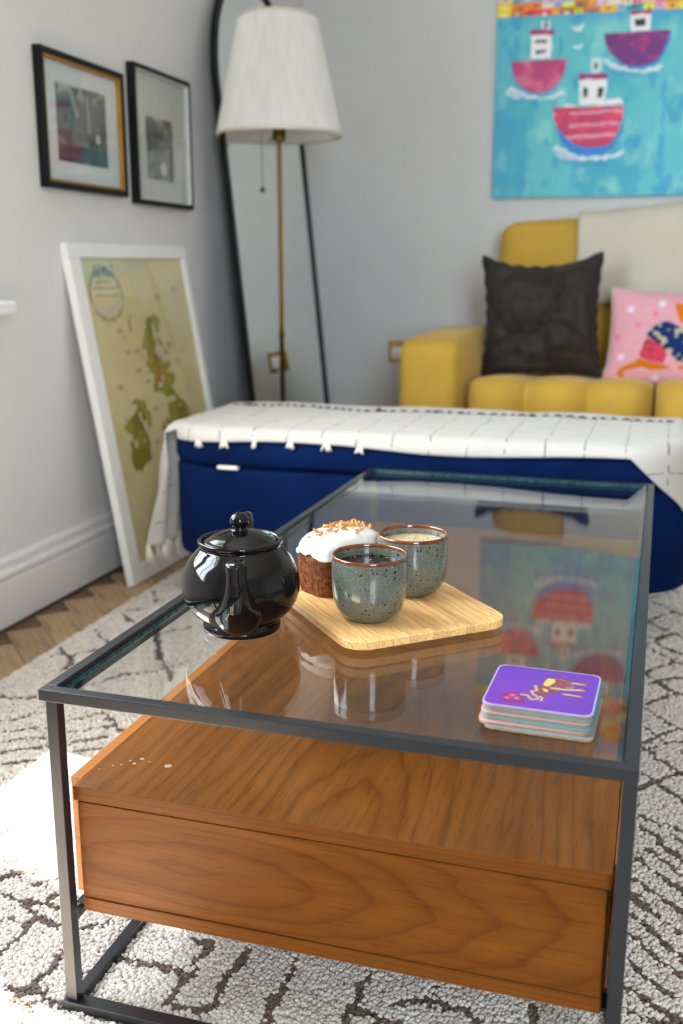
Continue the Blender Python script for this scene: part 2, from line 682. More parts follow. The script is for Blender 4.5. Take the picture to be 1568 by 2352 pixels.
def vnoise(x, y, seed=0):
    """2D value noise, 0..1"""
    r = np.random.default_rng(seed)
    T = r.random((64, 64))
    x = np.asarray(x, float)
    y = np.asarray(y, float)
    xi, yi = np.floor(x).astype(int), np.floor(y).astype(int)
    fx, fy = x - xi, y - yi
    fx, fy = fx * fx * (3 - 2 * fx), fy * fy * (3 - 2 * fy)
    g = lambda a, b: T[a % 64, b % 64]
    return (g(xi, yi) * (1 - fx) + g(xi + 1, yi) * fx) * (1 - fy) + (g(xi, yi + 1) * (1 - fx) + g(xi + 1, yi + 1) * fx) * fy


def fbm(x, y, seed=0, oct=4):
    s, a, t = 0, 1, 0
    for k in range(oct):
        s = s + a * vnoise(np.asarray(x) * 2 ** k, np.asarray(y) * 2 ** k, seed + k)
        t += a
        a *= .5
    return s / t


class Canvas:
    """flat print, painted in the sheet's own metres; colours are sRGB 0..255, kept as linear albedo"""

    def __init__(self, x0, x1, y0, y1, nx, ny, base, k=1.5):
        self.k = k
        self.x = np.linspace(x0, x1, nx)
        self.y = np.linspace(y0, y1, ny)
        self.X, self.Y = np.meshgrid(self.x, self.y, indexing='ij')
        self.c = np.zeros((nx, ny, 3))
        self.c[:] = alb(*base, self.k)

    def put(self, mask, c, a=1.0):
        m = (np.clip(mask, 0, 1) * a)[..., None]
        cc = np.array(alb(*c, self.k))
        self.c = self.c * (1 - m) + cc * m

    def poly(self, pts, c, a=1.0, jit=0.0, seed=0):
        X, Y = self.X, self.Y
        if jit:
            X = X + (vnoise(self.X * 60, self.Y * 60, seed) - .5) * jit
            Y = Y + (vnoise(self.X * 60, self.Y * 60, seed + 9) - .5) * jit
        ins = np.zeros(X.shape, bool)
        n = len(pts)
        for i in range(n):
            (xa, ya), (xb, yb) = pts[i], pts[(i + 1) % n]
            if ya == yb:
                continue
            cr = ((ya > Y) != (yb > Y)) & (X < (xb - xa) * (Y - ya) / (yb - ya) + xa)
            ins ^= cr
        self.put(ins.astype(float), c, a)
        return ins

    def line(self, pts, w, c, a=1.0):
        D = np.full(self.X.shape, 9.)
        for (xa, ya), (xb, yb) in zip(pts, pts[1:]):
            dx, dy = xb - xa, yb - ya
            t = np.clip(((self.X - xa) * dx + (self.Y - ya) * dy) / (dx * dx + dy * dy + 1e-12), 0, 1)
            D = np.minimum(D, np.hypot(self.X - xa - t * dx, self.Y - ya - t * dy))
        self.put(D < w / 2, c, a)

    def blob(self, x, y, rx, ry, c, a=1.0, soft=.25):
        d = np.hypot((self.X - x) / rx, (self.Y - y) / ry)
        self.put(1 - smoothstep(1 - soft, 1 + soft, d), c, a)


def seg_dist(X, Y, pts):
    D = np.full(X.shape, 9.)
    for (xa, ya), (xb, yb) in zip(pts, pts[1:]):
        sel = (X > min(xa, xb) - .05) & (X < max(xa, xb) + .05) & (Y > min(ya, yb) - .05) & (Y < max(ya, yb) + .05)
        if not sel.any():
            continue
        xs, ys = X[sel], Y[sel]
        dx, dy = xb - xa, yb - ya
        t = np.clip(((xs - xa) * dx + (ys - ya) * dy) / (dx * dx + dy * dy + 1e-12), 0, 1)
        D[sel] = np.minimum(D[sel], np.hypot(xs - xa - t * dx, ys - ya - t * dy))
    return D

# ------------------------------------------------------------------ the room
XL, YB, XR, YF, ZC = -0.848, 3.31, 4.20, -2.30, 2.55
W1Y0, W1Y1, W1Z0, W1Z1 = -0.48, 1.09, 0.75, 2.30          # window in the left wall
W2X0, W2X1, W2Z0, W2Z1 = 1.10, 2.06, 0.50, 2.35           # window behind the camera


def struct(name, g, mat, **kw):
    return g.build(name, mat, kind='structure', **kw)


floor = struct('floor', G().box(XL, XR, YF, YB, -.05, -.012), plain('subfloor_oak', (.16, .10, .055), .7))
# herringbone oak planks
PW, PN = .085, 4.5
PN = 4
PL = PW * PN
planks = []
ca, sa = math.cos(math.radians(45)), math.sin(math.radians(45))
for i in range(-75, 75):
    for j in range(-14, 14):
        for kind in (0, 1):
            ox, oy = i + j * PN, i - j * PN
            if kind == 0:
                cx, cy, ang = ox + PN / 2, oy + .5, 0
            else:
                cx, cy, ang = ox + .5, oy + 1 + PN / 2, 90
            wx = (cx * ca - cy * sa) * PW - .03
            wy = (cx * sa + cy * ca) * PW + .4
            if XL - .02 < wx < XR - .05 and YF + .05 < wy < YB - .02:
                planks.append((wx, wy, math.radians(ang + 45)))
planks.sort(key=lambda p: (p[0] + .7) ** 2 * 1.6 + (p[1] - 1.3) ** 2 * .45)
pm = G()
pm.box(-PL / 2 + .0008, PL / 2 - .0008, -PW / 2 + .0008, PW / 2 - .0008, -.012, 0, .0012, 1)
pk0 = pm.build('plank', M['oak'], floor)
for (x, y, a) in planks[:290]:
    c = pk0 if pk0.location.length == 0 else copy_part(pk0, floor)
    c.location = (x, y, 0)
    c.rotation_euler = (0, 0, a)
rest = G()
for (x, y, a) in planks[290:]:
    v = np.array([(sx * (PL / 2 - .0008), sy * (PW / 2 - .0008), 0) for sx, sy in ((-1, -1), (1, -1), (1, 1), (-1, 1))])
    R = np.array([[math.cos(a), -math.sin(a), 0], [math.sin(a), math.cos(a), 0], [0, 0, 1]])
    v = v @ R.T + (x, y, 0)
    rest.add(np.concatenate([v - (0, 0, .012), v]), [(4, 5, 6, 7), (0, 1, 5, 4), (1, 2, 6, 5), (2, 3, 7, 6), (3, 0, 4, 7)])
rest.build('plank_field', M['oak'], floor, kind='stuff')

g = G()
g.box(XL - .22, XL, YF, W1Y0, -.06, ZC).box(XL - .22, XL, W1Y1, YB, -.06, ZC)
g.box(XL - .22, XL, W1Y0, W1Y1, -.06, W1Z0 - .03).box(XL - .22, XL, W1Y0, W1Y1, W1Z1, ZC)
struct('wall_left', g, M['wall'])
struct('wall_back', G().box(XL - .22, XR + .2, YB, YB + .2, -.06, ZC), M['wall'])
struct('wall_right', G().box(XR, XR + .2, YF, YB, -.06, ZC), M['wall'])
g = G()
g.box(XL - .22, W2X0, YF - .2, YF, -.06, ZC).box(W2X1, XR + .2, YF - .2, YF, -.06, ZC)
g.box(W2X0, W2X1, YF - .2, YF, -.06, W2Z0).box(W2X0, W2X1, YF - .2, YF, W2Z1, ZC)
struct('wall_front', g, M['wall'])
struct('ceiling', G().box(XL - .22, XR + .2, YF - .2, YB + .2, ZC, ZC + .1), M['ceiling'])
prof = [(0, 0), (.018, 0), (.018, .100), (.0165, .106), (.0165, .112), (.020, .118), (.020, .126), (.013, .131), (.012, .140), (.014, .146), (.013, .153), (.006, .160), (0, .160)]
struct('baseboard_left', G().extrude([(XL + p, q) for p, q in prof], 'y', YF, YB), M['skirting'])
struct('baseboard_back', G().extrude([(YB - p, q) for p, q in prof], 'x', XL, XR), M['skirting'])
struct('baseboard_right', G().extrude([(XR - p, q) for p, q in prof], 'y', YF, YB), M['skirting'])
# unseen eave added over the left window to block high sun; ground outside
struct('sun_block_eave', G().box(XL - .22 - .36, XL - .22, -2.3, 1.6, 2.46, 2.58), M['white'])
struct('ground_outside', G().box(-14, 14, -14, 14, -.30, -.25), plain('paving', (.22, .21, .19), .9, .2, 3))

# window in the left wall: frame, thick post, glazing bars, panes, board
w1 = thing('window_1', None, None, (XL, 0, W1Z0))
w1['kind'] = 'structure'
fx0, fx1 = XL - .13, XL - .06
g = G()
for (a, b) in ((W1Y0, W1Y0 + .05), (.18, .36), (.67, .71), (W1Y1 - .05, W1Y1)):
    g.box(fx0, fx1, a, b, W1Z0, W1Z1, .004)
g.box(fx0, fx1, W1Y0 + .05, W1Y1 - .05, W1Z0, W1Z0 + .05, .004).box(fx0, fx1, W1Y0 + .05, W1Y1 - .05, W1Z1 - .05, W1Z1, .004)
g.build('window_frame', M['white'], w1)
for (a, b) in ((W1Y0 + .05, .18), (.36, .67), (.71, W1Y1 - .05)):
    G().box(XL - .098, XL - .094, a, b, W1Z0 + .05, W1Z1 - .05).build('pane', M['pane'], w1)
for yb_ in (-.13,):
    G().box(fx0 + .015, fx1 - .012, yb_ - .012, yb_ + .012, W1Z0 + .05, W1Z1 - .05, .003).build('glazing_bar', M['white'], w1)
G().box(XL - .06, XL + .042, W1Y0 - .06, 1.19, W1Z0 - .033, W1Z0 - .001, .008, 3).build('window_sill', M['white'], w1)
P = []
for i in range(14):
    z = .755 + (2.36 - .755) * i / 13
    P.append([(XL - .045 + .012 * math.sin(t * 2 * math.pi * 9 + .3 * math.sin(2 * z)), .685 + t * (W1Y1 - .69), z if z < 2.29 else 2.29) for t in np.linspace(0, 1, 90)])
G().grid(np.array(P)).build('sun_block_screen', M['sun_block'], w1, True)  # unseen screen, added to stop direct sun and spread it as soft light

w2 = thing('window_2', None, None, (W2X0, YF, W2Z0))
w2['kind'] = 'structure'
g = G()
for a, b in ((W2X0, W2X0 + .06), (1.55, 1.61), (W2X1 - .06, W2X1)):
    g.box(a, b, YF - .13, YF - .06, W2Z0, W2Z1, .004)
g.box(W2X0 + .06, W2X1 - .06, YF - .13, YF - .06, W2Z0, W2Z0 + .08, .004).box(W2X0 + .06, W2X1 - .06, YF - .13, YF - .06, W2Z1 - .06, W2Z1, .004)
g.build('window_frame', M['white'], w2)
for a, b in ((W2X0 + .06, 1.55), (1.61, W2X1 - .06)):
    G().box(a, b, YF - .098, YF - .094, W2Z0 + .08, W2Z1 - .06).build('pane', M['pane'], w2)
    G().box(a, b, YF - .115, YF - .075, 1.42, 1.445, .003).build('glazing_bar', M['white'], w2)

# ------------------------------------------------------------------ rug
RX0, RX1, RY0, RY1 = -.632, 1.42, -1.05, 1.98
LINES = [[(-0.618, 1.419), (-0.582, 1.367), (-0.566, 1.33)], [(-0.602, 1.222), (-0.556, 1.18), (-0.523, 1.173)], [(-0.615, 1.227), (-0.588, 1.264), (-0.559, 1.283)], [(-0.608, 1.12), (-0.578, 1.078), (-0.542, 1.048), (-0.524, 1.022)], [(-0.609, 0.934), (-0.601, 0.959), (-0.622, 0.983)], [(-0.601, 0.959), (-0.569, 0.946), (-0.549, 0.908), (-0.54, 0.876)], [(-0.569, 0.946), (-0.551, 0.975), (-0.53, 1.0)], [(-0.585, 0.718), (-0.541, 0.722), (-0.515, 0.739)], [(-0.518, 0.623), (-0.49, 0.642), (-0.478, 0.668), (-0.463, 0.684)], [(-0.401, 0.664), (-0.384, 0.675), (-0.372, 0.701), (-0.348, 0.708), (-0.311, 0.675), (-0.281, 0.647)], [(-0.49, 0.583), (-0.482, 0.593), (-0.449, 0.617), (-0.424, 0.624)], [(-0.373, 0.619), (-0.349, 0.637), (-0.312, 0.659)], [(-0.466, 0.549), (-0.435, 0.569), (-0.401, 0.59)], [(-0.347, 0.586), (-0.316, 0.606), (-0.3, 0.621)], [(-0.442, 0.515), (-0.41, 0.539), (-0.377, 0.559)], [(-0.318, 0.561), (-0.297, 0.574), (-0.28, 0.582)], [(-0.419, 0.482), (-0.385, 0.495), (-0.365, 0.508)], [(-0.46, 0.8), (-0.438, 0.833), (-0.413, 0.887), (-0.351, 0.927), (-0.312, 0.996)], [(-0.475, 1.152), (-0.433, 1.082), (-0.382, 0.989), (-0.327, 0.934), (-0.303, 0.887)], [(-0.452, 1.125), (-0.404, 1.192)], [(-0.196, 0.166), (-0.165, 0.161), (-0.137, 0.161), (-0.104, 0.161)], [(-0.216, 0.195), (-0.199, 0.212), (-0.177, 0.228)], [(-0.149, 0.16), (-0.125, 0.132), (-0.121, 0.11), (-0.121, 0.08), (-0.12, 0.058)], [(-0.125, 0.132), (-0.096, 0.126), (-0.08, 0.128)], [(-0.051, 0.127), (-0.042, 0.14), (-0.027, 0.157)], [(-0.046, 0.079), (-0.048, 0.059), (-0.049, 0.034), (-0.05, 0.021)], [(-0.159, 0.114), (-0.149, 0.12)], [(-0.07, 0.008), (-0.046, 0.011), (-0.02, 0.007), (0.002, 0.007)], [(-0.059, -0.005), (-0.043, -0.007), (-0.028, -0.016)], [(0.029, 0.003), (0.061, 0.001), (0.092, 0.001)], [(-0.126, 0.173), (-0.119, 0.181)], [(-0.243, 0.233), (-0.224, 0.242)], [(-0.165, 0.196), (-0.139, 0.216)], [(-0.004, 0.057), (0.001, 0.068)], [(0.608, 1.424), (0.648, 1.461), (0.686, 1.492)], [(0.613, 1.401), (0.655, 1.366), (0.684, 1.335)], [(0.609, 1.149), (0.637, 1.183), (0.682, 1.206)], [(0.63, 1.161), (0.665, 1.128), (0.68, 1.119)], [(0.611, 0.847), (0.638, 0.877), (0.66, 0.899), (0.677, 0.904)], [(0.613, 0.947), (0.641, 0.901), (0.663, 0.877), (0.676, 0.853)], [(0.609, 0.763), (0.634, 0.732), (0.65, 0.718), (0.674, 0.683)], [(0.609, 0.625), (0.635, 0.608), (0.672, 0.595)], [(0.61, 0.595), (0.635, 0.565), (0.66, 0.528), (0.671, 0.516)], [(0.618, 0.532), (0.64, 0.507), (0.671, 0.474)], [(0.607, 0.501), (0.626, 0.479), (0.645, 0.462), (0.67, 0.434)], [(0.607, 0.45), (0.629, 0.426), (0.65, 0.406), (0.669, 0.384)], [(0.605, 0.409), (0.63, 0.379), (0.654, 0.351), (0.669, 0.344)], [(0.605, 0.364), (0.63, 0.336), (0.652, 0.309), (0.668, 0.293)], [(0.605, 0.321), (0.628, 0.298), (0.654, 0.271)], [(0.604, 0.269), (0.623, 0.244), (0.648, 0.226), (0.658, 0.222)], [(0.602, 0.228), (0.618, 0.21), (0.666, 0.185)], [(0.602, 0.183), (0.628, 0.179), (0.666, 0.173)], [(0.655, 0.582), (0.672, 0.561)], [(0.66, 0.263), (0.667, 0.255)], [(0.022, 0.095), (0.068, 0.096), (0.111, 0.093)], [(0.113, 0.158), (0.115, 0.104), (0.112, 0.071), (0.114, 0.041), (0.145, 0.039), (0.158, 0.049), (0.16, 0.092), (0.161, 0.155)], [(0.224, 0.154), (0.222, 0.099), (0.231, 0.043)], [(0.314, 0.159), (0.312, 0.108), (0.313, 0.065)], [(0.311, 0.096), (0.347, 0.084), (0.382, 0.085)], [(0.352, 0.112), (0.391, 0.133), (0.436, 0.129), (0.451, 0.111)], [(0.39, 0.157), (0.398, 0.123)], [(0.506, 0.156), (0.506, 0.123)], [(0.095, 0.156), (0.113, 0.158)]]
# the same figures carried on over the rest of the rug: a lattice of diamonds and bands of strokes
for i in range(7):
    for j in range(12):
        x, y = .70 + i * .16, .62 + j * .13
        LINES.append([(x, y), (x + .08, y + .065), (x + .16, y)])
        LINES.append([(x, y + .13), (x + .08, y + .065)])
for i in range(12):
    LINES.append([(.68, .50 - .045 * i), (.82, .43 - .045 * i), (.95, .45 - .045 * i), (1.2, .36 - .045 * i)])
for i in range(8):
    for j in range(7):
        x, y = -.45 + i * .15, .70 + j * .17
        if x > -.30:
            LINES.append([(x, y), (x + .07, y + .085), (x + .15, y)])
            LINES.append([(x + .07, y + .085), (x, y + .17)])
for i in range(9):
    LINES.append([(-.55 + .09 * i, -.12), (-.52 + .09 * i, -.32), (-.50 + .09 * i, -.6)])
for i in range(5):
    LINES.append([(-.28 - .07 * i, .30 - .02 * i), (-.30 - .07 * i, .10), (-.27 - .07 * i, -.08)])


def rug_dark(x, y):
    """True where a tuft is brown"""
    jx = x + (vnoise(x * 60, y * 60, 3) - .5) * .010
    jy = y + (vnoise(x * 60, y * 60, 4) - .5) * .010
    D = np.full(x.shape, 9.)
    for pl in LINES:
        D = np.minimum(D, seg_dist(jx, jy, pl))
    w = .0036 + .0042 * vnoise(x * 28, y * 28, 8)
    return D < w


rug = thing('area_rug', 'cream wool rug with wandering brown lines under the coffee table', 'rug', (.4, .5, 0))
bk = G().box(RX0, RX1, RY0, RY1, .0, .006, .002, 1).build('rug_backing', plain('rug_backing', (.50, .45, .39), .95), rug)


def tufts(x0, x1, y0, y1, sp, hgt, wid):
    nx, ny = int((x1 - x0) / sp), int((y1 - y0) / sp)
    gx, gy = np.meshgrid(np.arange(nx), np.arange(ny), indexing='ij')
    x = x0 + (gx + .5 + (gy % 2) * .5) * sp
    y = y0 + (gy + .5) * sp
    x = (x + rng.uniform(-.38, .38, x.shape) * sp).ravel()
    y = (y + rng.uniform(-.38, .38, y.shape) * sp).ravel()
    n = len(x)
    dark = rug_dark(x, y)
    tone = rng.uniform(.82, 1.08, n) * (.93 + .14 * fbm(x * 5, y * 5, 21, 3))
    cream = np.array((.70, .645, .575))
    brown = np.array((.125, .088, .068))
    c = np.where(dark[:, None], brown * rng.uniform(.7, 1.6, n)[:, None], cream * tone[:, None])
    fl = (~dark) & (rng.random(n) < .03)
    c[fl] *= np.array((.72, .66, .58))
    h = hgt * rng.uniform(.85, 1.12, n) * np.where(dark, .82, 1)
    lx = rng.normal(0, .0024, n) + .0012
    ly = rng.normal(0, .0028, n) - .0012
    ang = rng.uniform(0, 6.28, n)
    V = np.zeros((n, 9, 3), np.float32)
    for k in range(4):
        a = ang + k * math.pi / 2
        V[:, k, 0] = x + wid * .42 * np.cos(a)
        V[:, k, 1] = y + wid * .42 * np.sin(a)
        V[:, k, 2] = .003
        V[:, 4 + k, 0] = x + lx * .6 + wid * .62 * np.cos(a + .5)
        V[:, 4 + k, 1] = y + ly * .6 + wid * .62 * np.sin(a + .5)
        V[:, 4 + k, 2] = .004 + h * .74
    V[:, 8, 0] = x + lx
    V[:, 8, 1] = y + ly
    V[:, 8, 2] = .004 + h
    F = []
    for k in range(4):
        k2 = (k + 1) % 4
        F += [(k, k2, 4 + k2), (k, 4 + k2, 4 + k), (4 + k, 4 + k2, 8)]
    F = np.array(F)
    faces = (F[None] + (np.arange(n) * 9)[:, None, None]).reshape(-1, 3)
    return V.reshape(-1, 3), faces, np.repeat(c, 9, axis=0)


def pile(name, args):
    Vs, Fs, Cs, n = [], [], [], 0
    for a in args:
        v, f, c = tufts(*a)
        Vs.append(v)
        Fs.append(f + n)
        Cs.append(c)
        n += len(v)
    V, F, Cc = np.concatenate(Vs), np.concatenate(Fs), np.concatenate(Cs)
    V = V - BASE[rug.name].astype(np.float32)
    me = bpy.data.meshes.new(name)
    me.vertices.add(len(V))
    me.vertices.foreach_set('co', V.astype(np.float32).ravel())
    me.loops.add(F.size)
    me.loops.foreach_set('vertex_index', F.astype(np.int32).ravel())
    me.polygons.add(len(F))
    me.polygons.foreach_set('loop_start', np.arange(0, F.size, 3, dtype=np.int32))
    me.polygons.foreach_set('use_smooth', np.ones(len(F), bool))
    me.update(calc_edges=True)
    at = me.attributes.new('print', 'FLOAT_COLOR', 'POINT')
    c4 = np.ones((len(V), 4), np.float32)
    c4[:, :3] = Cc
    at.data.foreach_set('color', c4.ravel())
    me.materials.append(M['wool'])
    o = bpy.data.objects.new(name, me)
    col.objects.link(o)
    o.parent = rug
    o['kind'] = 'stuff'
    return o


pile('pile', [(RX0, .76, -.12, .26, .0038, .0105, .0062), (RX0, .76, .26, .60, .0046, .0105, .0070), (RX0, .0, .60, 1.30, .0056, .0105, .0085), (.0, .58, .60, 1.30, .0085, .0105, .0118), (.58, .76, .60, 1.30, .0054, .0105, .0082),
              (RX0, .76, 1.30, RY1, .0080, .0105, .0115), (.76, RX1, RY0, RY1, .0078, .0105, .0115), (RX0, .76, RY0, -.12, .0075, .0105, .0110)])

# ------------------------------------------------------------------ coffee table
ZT = .394
TL = 1.278
B = .0135
table = thing('coffee_table', 'dark steel coffee table with glass top over a walnut drawer cabinet', 'coffee table', (.3, .64, .010))
bz0, bz1 = ZT - .0128, ZT
for (x0, x1, y0, y1) in ((0, .6, 0, B), (0, .6, TL - B, TL), (0, B, B, TL - B), (.6 - B, .6, B, TL - B)):
    G().box(x0, x1, y0, y1, bz0, bz1, .0009, 2).build('top_bar', M['metal'], table)
for (x0, x1, y0, y1) in ((B, .6 - B, B, B + .007), (B, .6 - B, TL - B - .007, TL - B), (B, B + .007, B + .007, TL - B - .007), (.6 - B - .007, .6 - B, B + .007, TL - B - .007)):
    G().box(x0, x1, y0, y1, bz0 - .0022, bz0 - .0002).build('glass_ledge', M['metal'], table)
gz0, gz1 = bz0 + .0026, bz0 + .0026 + .0065
GX0, GX1, GY0, GY1 = B + .001, .6 - B - .0015, B + .001, TL - B - .0015
gl = G().box(GX0, GX1, GY0, GY1, gz0, gz1).build('glass_top', M['glass'], table)
for q in gl.data.vertices:
    q.co.z += q.co.y * .0038          # the pane sits a hair out of level
gl.data.materials.append(M['glass_edge'])
for p in gl.data.polygons:
    if abs(p.normal.z) < .5:
        p.material_index = 1
LX0, LX1 = .0070, .5997
for (x0, y0) in ((LX0, .0015), (LX1 - B, .0015), (LX0, TL - .0015 - B), (LX1 - B, TL - .0015 - B)):
    G().box(x0, x0 + B, y0, y0 + B, .0228, bz0, .0009, 2).build('leg', M['metal'], table)
for (x0, x1, y0, y1) in ((LX0 - .003, LX1, -.003, B + .001), (LX0, LX1, TL - B - .001, TL), (LX0, LX0 + B, B + .001, TL - B - .001), (LX1 - B, LX1, B + .001, TL - B - .001)):
    G().box(x0, x1, y0, y1, .0100, .0228, .0009, 2).build('base_bar', M['metal'], table)
CZ0, CZ1 = .1275, .2785
CX0, CX1, CY0, CY1 = .0225, .5835, .0185, TL - .02
for y0 in (.030, TL - .06):
    G().box(LX0 + .001, LX1 - .001, y0, y0 + .030, CZ0 - .0045, CZ0 - .0005).build('support_rail', M['metal'], table)
for x0 in (LX0 + B * .2, LX1 - B * .8):
    G().box(x0, x0 + .008, B, TL - B, CZ0 - .0130, CZ0 - .0050, .0006, 1).build('support_rail', M['metal'], table)
cab = G().box(CX0 + .003, CX1 - .003, CY0 + .001, CY1, CZ0, CZ0 + .0165, .0008, 1).build('cabinet', M['walnut_edge'], table)
G().box(CX0, CX1, CY0, CY1, CZ1 - .0165, CZ1, .0008, 2).build('top_panel', M['walnut_top'], cab)
G().box(CX0, CX1, CY0 - .0006, CY0, CZ1 - .0162, CZ1 - .0006).build('edge_band', M['walnut_edge'], cab)
G().box(CX0 + .004, CX1 - .004, CY0, CY0 + .016, CZ0 + .0185, CZ1 - .0180, .0008, 2).build('drawer_front', M['walnut_front'], cab)
G().box(CX0 + .004, CX1 - .004, CY0 + .02, CY0 + .30, CZ0 + .0175, CZ1 - .0175).build('drawer_box', M['dark_gap'], cab)
for (x0, x1) in ((LX0 + .0005, CX0 - .0008), (CX1 + .0008, LX1 - .0005)):
    G().box(x0, x1, CY0 + .019, CY1 - .02, CZ0 + .010, CZ1 - .0006, .001, 2).build('side_panel', M['walnut_side'], cab)
for (x0, x1) in ((CX0 + .0004, CX0 + .0036), (CX1 - .0036, CX1 - .0004)):
    G().box(x0, x1, CY0 + .012, CY1 - .02, CZ0 + .0168, CZ1 - .0168).build('side_liner', M['walnut_edge'], cab)
G().box(CX0 + .003, CX1 - .003, CY1 - .012, CY1, CZ0 + .017, CZ1 - .017).build('back_panel', M['walnut_edge'], cab)
# paint drips on the cabinet top, near the glass corner
for (x, y, r) in ((.0995, .089, .0042), (.064, .0955, .0026), (.061, .083, .0020), (.075, .092, .0012), (.048, .077, .0013), (.040, .072, .0012), (.030, .060, .0009), (.0535, .0875, .0014)):
    g = G().lathe([(0, .0004), (r * .8, .0003), (r, 0)], 14, (x, y, CZ1))
    g.build('paint_drip', M['drip'], cab)

# ------------------------------------------------------------------ teapot
TX, TY = .1246, .2493
DCAM = Vector((.3909, -.9204, 0))
an = math.radians(-3.6)
D = Vector((DCAM.x * math.cos(an) - DCAM.y * math.sin(an), DCAM.x * math.sin(an) + DCAM.y * math.cos(an), 0))
GT = gz1 - .0011                                                   # glass surface
pot = thing('teapot', 'round glossy black teapot with its spout to the front', 'teapot', (TX, TY, GT))
H0 = GT


def bez(pts, n):
    """smooth curve through points (Catmull-Rom)"""
    P = [np.array(p, float) for p in pts]
    P = [2 * P[0] - P[1]] + P + [2 * P[-1] - P[-2]]
    out = []
    for i in range(1, len(P) - 2):
        for k in range(n):
            t = k / n
            a, b, c, d = P[i - 1], P[i], P[i + 1], P[i + 2]
            out.append(.5 * ((2 * b) + (c - a) * t + (2 * a - 5 * b + 4 * c - d) * t * t + (-a + 3 * b - 3 * c + d) * t ** 3))
    out.append(P[-2])
    return out


body_prof = [(0, .004), (.040, .003), (.0445, 0), (.047, .0015), (.0475, .006), (.0465, .0105), (.0445, .0125), (.0450, .0145)]
body_prof += [tuple(p) for p in bez([(.0450, .0145), (.0575, .0225), (.0675, .037), (.0718, .054), (.0700, .071), (.0630, .087), (.0535, .0985), (.0488, .1035)], 6)][1:]
body_prof += [(.0480, .1055), (.0497, .1075), (.0510, .1095), (.0510, .1120), (.0495, .1135), (.0470, .1130), (.0458, .1105), (.0448, .104)]
G().lathe(body_prof, 96, (TX, TY, H0)).build('body', M['black_glaze'], pot, True)


def rel(f, z, s=0.0):
    return (TX + D.x * f - D.y * s, TY + D.y * f + D.x * s, H0 + z)


sp = bez([(.040, .036, .030), (.058, .041, .0285), (.0715, .052, .0215), (.0790, .067, .0155), (.0820, .083, .0125), (.0835, .095, .0117), (.0842, .1045, .0117)], 6)
path = [rel(p[0], p[1]) for p in sp]
rr = [p[2] for p in sp]
path += [rel(.0845, .1062), rel(.0846, .1062), rel(.0843, .1040), rel(.0835, .090)]
rr += [.0108, .0088, .0080, .0075]
G().tube(path, rr, 28, caps=False).build('spout', M['black_glaze'], pot, True)
hp = bez([(-.050, .096), (-.066, .112), (-.084, .1195), (-.103, .110), (-.110, .086), (-.101, .060), (-.084, .045), (-.060, .036)], 6)
G().tube([rel(p[0], p[1], .005) for p in hp], .0072, 14).build('handle', M['black_glaze'], pot, True)
lid = G().lathe([(.0440, .1085), (.0442, .1105), (.0425, .1118)] + [tuple(p) for p in bez([(.0405, .1122), (.032, .1172), (.021, .1215), (.0110, .1240)], 4)] + [(.0098, .1250), (.0094, .1262)], 72, (TX, TY, H0)).build('lid', M['black_glaze'], pot, True)
kp = [(.0090, .1245), (.0092, .1260), (.0088, .1270)] + [(.0118 * math.cos(a), .1352 + .0104 * math.sin(a)) for a in np.linspace(-.75, math.pi / 2, 14)]
kp[-1] = (0, kp[-1][1])
G().lathe(kp, 40, (TX, TY, H0)).build('knob', M['black_glaze'], lid, True)

# ------------------------------------------------------------------ bamboo tray, cut into its laminated strips
FL, FR = np.array((.2800, .1920)), np.array((.4435, .3360))
U = (FR - FL) / np.linalg.norm(FR - FL)
Vv = np.array((-U[1], U[0]))
TU, TV = .218, .232
tray = thing('serving_tray', 'shallow square bamboo tray on the glass table', 'tray', (float(FL[0] + U[0] * TU / 2 + Vv[0] * TV / 2), float(FL[1] + U[1] * TU / 2 + Vv[1] * TV / 2), GT))
tray.rotation_euler = (0, 0, math.atan2(U[1], U[0]))
TRZ = .0150


def tray_mesh():
    bm = bmesh.new()
    hx, hy = TU / 2, TV / 2
    rings = []
    for (ins, z, r) in ((.014, 0, .018), (.004, .0036, .027), (.0006, .0046, .0295), (0, .0056, .030), (0, TRZ - .001, .030), (.001, TRZ, .029), (.014, TRZ, .018), (.0165, TRZ - .0022, .016)):
        pts = rrect(-hx + ins, hx - ins, -hy + ins, hy - ins, r, 8)
        rings.append([bm.verts.new((p[0], p[1], z)) for p in pts])
    for A, Bq in zip(rings, rings[1:]):
        n = len(A)
        for k in range(n):
            bm.faces.new((A[k], A[(k + 1) % n], Bq[(k + 1) % n], Bq[k]))
    bm.faces.new(rings[0][::-1])
    bm.faces.new(rings[-1])
    bmesh.ops.recalc_face_normals(bm, faces=bm.faces)
    return bm


NS = 20
edges = [-TU / 2 + TU * k / NS for k in range(NS + 1)]
src = tray_mesh()
for k in range(NS):
    bm = src.copy()
    for (xc, sgn) in ((edges[k] + .00012, -1), (edges[k + 1] - .00012, 1)):
        if (k == 0 and sgn < 0) or (k == NS - 1 and sgn > 0):
            continue
        r_ = bmesh.ops.bisect_plane(bm, geom=bm.verts[:] + bm.edges[:] + bm.faces[:], plane_co=(xc, 0, 0), plane_no=(sgn, 0, 0), clear_outer=True)
        ed = [e for e in r_['geom_cut'] if isinstance(e, bmesh.types.BMEdge)]
        bmesh.ops.holes_fill(bm, edges=ed)
    # grain of each strip runs along its length: mesh local x is the strip's length
    for q in bm.verts:
        q.co = Vector((q.co.y, -q.co.x, q.co.z))
    bmesh.ops.recalc_face_normals(bm, faces=bm.faces)
    me = bpy.data.meshes.new('bamboo_strip')
    bm.to_mesh(me)
    bm.free()
    me.materials.append(M['bamboo'])
    o = bpy.data.objects.new('bamboo_strip', me)
    col.objects.link(o)
    o.parent = tray
    o.rotation_euler = (0, 0, math.pi / 2)
src.free()
TZ = GT + TRZ - .0022                                        # eating surface of the tray

